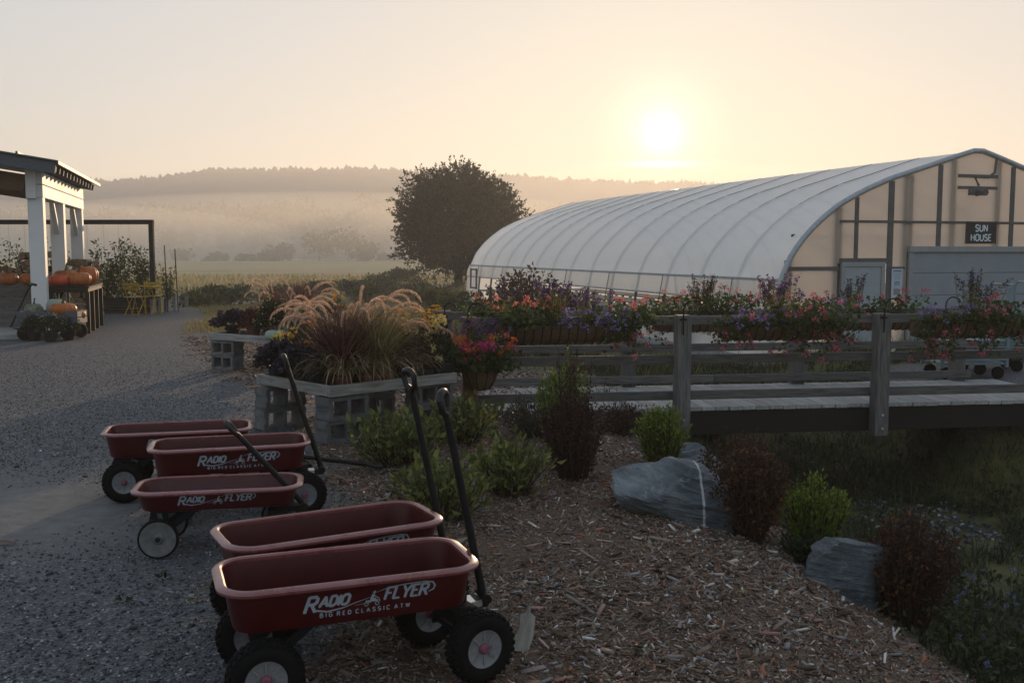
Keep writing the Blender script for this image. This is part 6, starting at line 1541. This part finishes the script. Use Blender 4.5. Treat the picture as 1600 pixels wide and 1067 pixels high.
def boulder(label, loc, dims, rz, seed, tilt=(0, 0), cuts=14, vein=None, flat=None):
    """a block knocked out of bedding planes: sphere cut by many planes, then roughened"""
    r_ = random.Random(seed); bm = bmesh.new(); bmesh.ops.create_icosphere(bm, subdivisions=6, radius=1)
    pl_ = []
    for k in range(cuts):
        d = Vector((r_.gauss(0, 1), r_.gauss(0, 1), r_.gauss(0, .8))).normalized(); pl_.append((d, r_.uniform(.52, .84)))
    if flat: pl_.append((Vector(flat[0]).normalized(), flat[1]))
    from mathutils import noise as mn
    for v in bm.verts:
        p = v.co.normalized(); q = 1.0
        for d, k in pl_:
            c_ = p.dot(d)
            if c_ > .05: q = min(q, k/c_)
        p = p*q; s3 = Vector((seed, seed*.7, 0))
        n_ = mn.fractal(p*1.6+s3, 1.0, 2.0, 6); lay = mn.fractal(Vector((p.x*1.5, p.y*1.5, p.z*9))+s3, 1.0, 2.0, 4)
        v.co = p*(1+.045*n_+.065*lay+.016*mn.fractal(p*9+s3, 1.0, 2.0, 4))
    for v in bm.verts: v.co = Vector((v.co.x*dims[0]/1.5, v.co.y*dims[1]/1.5, v.co.z*dims[2]/1.5))
    me = bpy.data.meshes.new('boulder'); bm.to_mesh(me); bm.free(); me.polygons.foreach_set('use_smooth', [True]*len(me.polygons)); me.set_sharp_from_angle(angle=R(18)); me.materials.append(ROCK)
    o = link('boulder', me, None, loc); o.rotation_euler = (tilt[0], tilt[1], rz); tag(o, label, 'boulder')
    if vein:
        # a quartz vein standing slightly proud: strip of the surface along a tilted plane
        d, off, hw = Vector(vein[0]).normalized(), vein[1], vein[2]
        bm = bmesh.new(); bm.from_mesh(me); 
        for s_ in (-1, 1): bmesh.ops.bisect_plane(bm, geom=bm.verts[:]+bm.edges[:]+bm.faces[:], plane_co=d*(off+s_*hw), plane_no=d*s_, clear_outer=True)
        for v in bm.verts: v.co += v.co.normalized()*(.0015+.002*mn.noise(v.co*30))
        m2 = bpy.data.meshes.new('quartz_vein'); bm.to_mesh(m2); bm.free(); m2.materials.clear(); m2.materials.append(VEIN); link('quartz_vein', m2, o)
    return o
boulder('large blue grey boulder with a white quartz vein', (.99, 6.05, g1(.99, 6.05)+.10), (.80, .52, .54), R(-12), 4, (R(8), R(17)), 24, ((1, .25, .32), .16, .0075), ((-.1, .15, 1), .62))
boulder('smaller blue grey boulder with a flat top', (1.92, 5.62, g1(1.92, 5.62)+.13), (.52, .42, .52), R(10), 9, (R(-6), R(9)), 20, None, ((0, 0, 1), .52))
boulder('grey boulder mostly hidden behind the bright shrub under the bridge', (1.45, 7.9, g1(1.45, 7.9)-.02), (.6, .45, .34), R(30), 12, (0, 0), 12)
# splintered slab of bark beside the nearest wheel
m = MB(); V = []; rr = random.Random(8)
n = 9; xs_ = [(-.03, 0), (-.035, .05), (-.022, .10), (-.026, .15), (-.004, .16), (.004, .205), (.012, .165), (.03, .15), (.033, .07), (.024, .02), (.018, 0)]
m.add([(x, -.01+rr.uniform(-.004, .004), z) for x, z in xs_]+[(x*.9, .012, z*.96) for x, z in xs_], [tuple(range(11)), tuple(range(11, 22))[::-1]]+[(i, (i+1) % 11, 11+(i+1) % 11, 11+i) for i in range(11)])
p = at(815, 1018, 0); o = m.build('bark_slab', mat('bleached_bark', (.30,.27,.24), .85, .3, 12, .8, 80, stretch=(6, 6, 1)), None, (p[0], p[1], g1(p[0], p[1])-.004)); o.rotation_euler = (R(-28), R(14), R(8)); o.scale = (1.1, 1, .95); tag(o, 'pale splintered slab of bark standing beside the nearest wheel', 'wood')
# ------------------------------------------------------------------ loose stuff on the ground
def chip_colors(name, stops, rough=.8):
    m, t, o = newmat(name); b = t.nodes.new('ShaderNodeBsdfPrincipled'); t.links.new(b.outputs[0], o.inputs[0]); g = t.nodes.new('ShaderNodeNewGeometry')
    cc = ramp(t, g.outputs['Random Per Island'], stops); c = coords(t, (1, 1, 1), False)
    t.links.new(mixc(t, .35, cc, ramp(t, noise(t, 90, 4, c), [(.35, (.3,.3,.3)), (.65, (1,1,1))]), 'MULTIPLY'), b.inputs['Base Color']); b.inputs['Roughness'].default_value = rough; b.inputs['Specular IOR Level'].default_value = .3; return m
CHIP = chip_colors('bark_chips', [(0, (.03,.019,.012)), (.28, (.115,.068,.045)), (.55, (.25,.18,.135)), (.76, (.25,.25,.26)), (.90, (.34,.12,.055)), (.96, (.52,.47,.42)), (1, (.74,.70,.66))])
PEB = chip_colors('pebbles', [(0, (.030,.032,.037)), (.45, (.085,.088,.098)), (.8, (.16,.165,.178)), (.95, (.30,.30,.31)), (1, (.50,.50,.50))], .7)
STRAW = chip_colors('straw', [(0, (.20,.14,.06)), (1, (.42,.32,.16))])
def rotm(n, r, tilt):
    a = r.uniform(0, 6.283, n); e = r.normal(0, tilt, n); q = r.normal(0, tilt, n)
    X = np.stack([np.cos(a)*np.cos(e), np.sin(a)*np.cos(e), np.sin(e)], -1); Zt = unit(np.stack([np.sin(q)*-np.sin(a), np.sin(q)*np.cos(a), np.cos(q)], -1)-X*0); Yv = unit(np.cross(Zt, X)); Zv = np.cross(X, Yv); return X, Yv, Zv
def chips(n, xr, yr, cond, Lr, Wr, Hr, seed, tilt, bias=1.0, taper=.6):
    r = np.random.default_rng(seed); y = yr[0]+(yr[1]-yr[0])*r.uniform(0, 1, n)**bias; x = r.uniform(*xr, n); k = cond(x, y, r); x, y = x[k], y[k]; n = len(x)
    L_ = r.uniform(*Lr, n)*r.uniform(.5, 1, n); W_ = r.uniform(*Wr, n); H_ = r.uniform(*Hr, n); X_, Y_, Z_ = rotm(n, r, tilt); C = np.stack([x, y, ground(x, y)+H_*.3+np.abs(X_[:, 2])*L_*.25], -1)
    V = []
    for sz in (-1, 1):
        for sx, sy in ((-1,-1),(1,-1),(1,1),(-1,1)):
            kx = r.uniform(.8, 1.1, n); ky = np.where(sx > 0, r.uniform(taper*.4, 1, n), r.uniform(.6, 1, n)); V.append(C+X_*(sx*L_*.5*kx)[:, None]+Y_*(sy*W_*.5*ky)[:, None]+Z_*(sz*H_*.5)[:, None])
    V = np.stack(V, 1).reshape(-1, 3); b = np.arange(n)[:, None, None]*8; F = np.array([[3,2,1,0],[4,5,6,7],[0,1,5,4],[1,2,6,5],[2,3,7,6],[3,0,4,7]])[None]+b; return V, F.reshape(-1, 4)
inview = lambda x, y: np.abs(x) < .56*y+.25
mz = lambda x, y, r: inview(x, y) & (zones(x, y)[0] > r.uniform(.12, .9, len(x))) & (smooth_noise(x*1.5, y*1.5, 33)+.62 > r.uniform(0, .6, len(x)))
A1 = chips(150000, (-7, 6), (2.9, 9.5), mz, (.012, .055), (.004, .015), (.0015, .006), 71, .38, 1.5)
A2 = chips(2600, (-3, 4), (2.9, 7.5), mz, (.06, .15), (.010, .03), (.004, .012), 72, .22, 1.2)
A3 = chips(110000, (-5, 5), (2.9, 8), mz, (.004, .018), (.002, .006), (.001, .004), 79, .5, 1.5)
A5 = chips(30000, (-8, 1), (9.3, 18.5), mz, (.03, .08), (.01, .025), (.004, .012), 80, .3, 1.2)
V, F = cat([A1, A2, A3, A5]); tag(part_np('bark_mulch', V, F, CHIP), 'shredded bark chips covering the bed', 'mulch', kind='stuff')
V, F = chips(2600, (-3, 4), (2.9, 8), lambda x, y, r: inview(x, y) & (zones(x, y)[0] > .05), (.05, .19), (.0015, .004), (.001, .003), 73, .12, 1.3, 1)
A3 = chips(350, (-1.9, -.7), (3.9, 4.9), lambda x, y, r: np.hypot(x+1.25, (y-4.4)*.8) < .32, (.05, .2), (.002, .004), (.001, .003), 74, .15, 1, 1)
V, F = cat([(V, F), A3]); tag(part_np('straw_litter', V, F, STRAW), 'loose straw stalks on the mulch and gravel', 'straw', kind='stuff')
gz = lambda x, y, r: inview(x, y) & ((zones(x, y)[0]+zones(x, y)[1]+zones(x, y)[2]*.93) < r.uniform(.1, .8, len(x)))
A1 = chips(120000, (-9, 2), (3.0, 17), lambda x, y, r: gz(x, y, r) & (r.uniform(0, 1, len(x)) < (17-y)/8.5), (.006, .017), (.005, .013), (.003, .009), 75, .3, 1.5, 1.6)
A2 = chips(600, (-5, 1), (3.0, 9), gz, (.02, .042), (.014, .03), (.008, .016), 76, .2, 1.2, 1.6)
A4 = chips(3200, (2.2, 5.6), (7.6, 11.4), lambda x, y, r: np.hypot(x-4.0, (y-9.5)*.8) < .95*r.uniform(.5, 1, len(x)), (.02, .07), (.02, .05), (.012, .03), 77, .3, 1, 1.6)
V, F = cat([A1, A2, A4]); tag(part_np('gravel', V, F, PEB), 'loose grey pebbles of the yard', 'gravel', kind='stuff')
# low weeds on the ditch sides
r = np.random.default_rng(81); n = 90000; x = r.uniform(.6, 9, n); y = r.uniform(3.2, 17, n); k = (zones(x, y)[1] > .5) & inview(x, y) & (smooth_noise(x*1.2, y*1.2, 9) > -.25) & (np.hypot(x-4.0, (y-9.5)*.8) > .7); x, y = x[k], y[k]
P = np.stack([x, y, ground(x, y)], -1); V, F, _ = blade_arrays(P, r.uniform(0, 6.28, len(x)), r.uniform(.05, .22, len(x)), r.uniform(.4, 1.6, len(x)), .009, 3, r, r.uniform(.1, .9, len(x)))
tag(part_np('ditch_grass', V, F, leafmat('ditch_grass_blades', (.025,.033,.011), (.065,.065,.022), .35)), 'rough grass and weeds on the ditch banks', 'grass', kind='stuff')
n = 40000; x = r.uniform(.6, 8, n); y = r.uniform(3.2, 15, n); k = (zones(x, y)[1] > .5) & inview(x, y) & (smooth_noise(x*1.6, y*1.6, 19) > -.02); x, y = x[k], y[k]
P = np.stack([x, y, ground(x, y)+r.uniform(0, .06, len(x))], -1); V, F = leaf_arrays(P, rdirs(len(P), r, .5), r.uniform(.03, .07, len(P)), .55, .15, r); tag(part_np('ditch_weeds', V, F, LBUSH), 'low leafy weeds in the ditch', 'weeds', kind='stuff')
# a few small weeds and fallen leaves on the gravel
for k, (u, v, lab) in enumerate(((195,942,'tiny green seedling on the gravel left of the nearest wagon'),(255,905,'tiny pale seedling on the gravel below the thin wheel'))):
    p = at(u, v, 0); leafy('seedling', lab, (p[0], p[1], g1(p[0], p[1])), 600+k, .06, .04, LGRN, 14, .03, .5, pr=0, ph=.0, catg='weed')
p = at(8, 850, 0); m = MB(); m.add([(-.06,0,.004),(-.02,.02,.02),(.05,.01,.012),(.07,-.01,.004),(.01,-.025,.02)], [(0,1,4),(1,2,4),(2,3,4)]); tag(m.build('fallen_leaf', mat('brown_leaf', (.12,.05,.025), .8, .2, 10), None, (p[0], p[1], g1(p[0], p[1])+.004)), 'brown curled leaf lying on the packed dirt at the left edge', 'leaf')

# ------------------------------------------------------------------ the morning haze
HAZE = .00105
m, t, o = newmat('morning_haze'); pv = t.nodes.new('ShaderNodeVolumePrincipled'); pv.inputs['Color'].default_value = (.94, .93, .935, 1); pv.inputs['Density'].default_value = HAZE; pv.inputs['Anisotropy'].default_value = .42
t.links.new(pv.outputs[0], o.inputs['Volume'])
hb_ = MB(); hb_.box((0, 490, 36.5), (1860, 1120, 82)); hz_ = hb_.build('haze', m); tag(hz_, 'thin golden morning mist over yard, field and hill', 'haze', kind='stuff')

# thin fog lying in the valley: low rounded banks over the far field
m, t, o = newmat('valley_fog'); pv = t.nodes.new('ShaderNodeVolumePrincipled'); pv.inputs['Color'].default_value = (.985, .93, .85, 1); pv.inputs['Density'].default_value = .0034; pv.inputs['Anisotropy'].default_value = .5  # warm colour puts the sun's gold into the fog itself
t.links.new(pv.outputs[0], o.inputs['Volume'])
for k, (x, y, rx, ry, rz_, lab) in enumerate(((-62, 335, 135, 75, 17, 'pale bank of fog lying before the wood, middle'), (-190, 345, 125, 70, 15, 'thin bank of fog lying before the wood, left'), (60, 355, 125, 80, 28, 'golden bank of fog behind the round tree and greenhouse'))):
    bm = bmesh.new(); bmesh.ops.create_uvsphere(bm, u_segments=48, v_segments=24, radius=1)
    for v in bm.verts: v.co = Vector((v.co.x*rx, v.co.y*ry, max(v.co.z, -.35)*rz_))
    me = bpy.data.meshes.new('fog_bank'); bm.to_mesh(me); bm.free(); me.materials.append(m)
    tag(link('fog_bank', me, None, (x, y, 4 if k < 3 else 14)), lab, 'fog', kind='stuff')
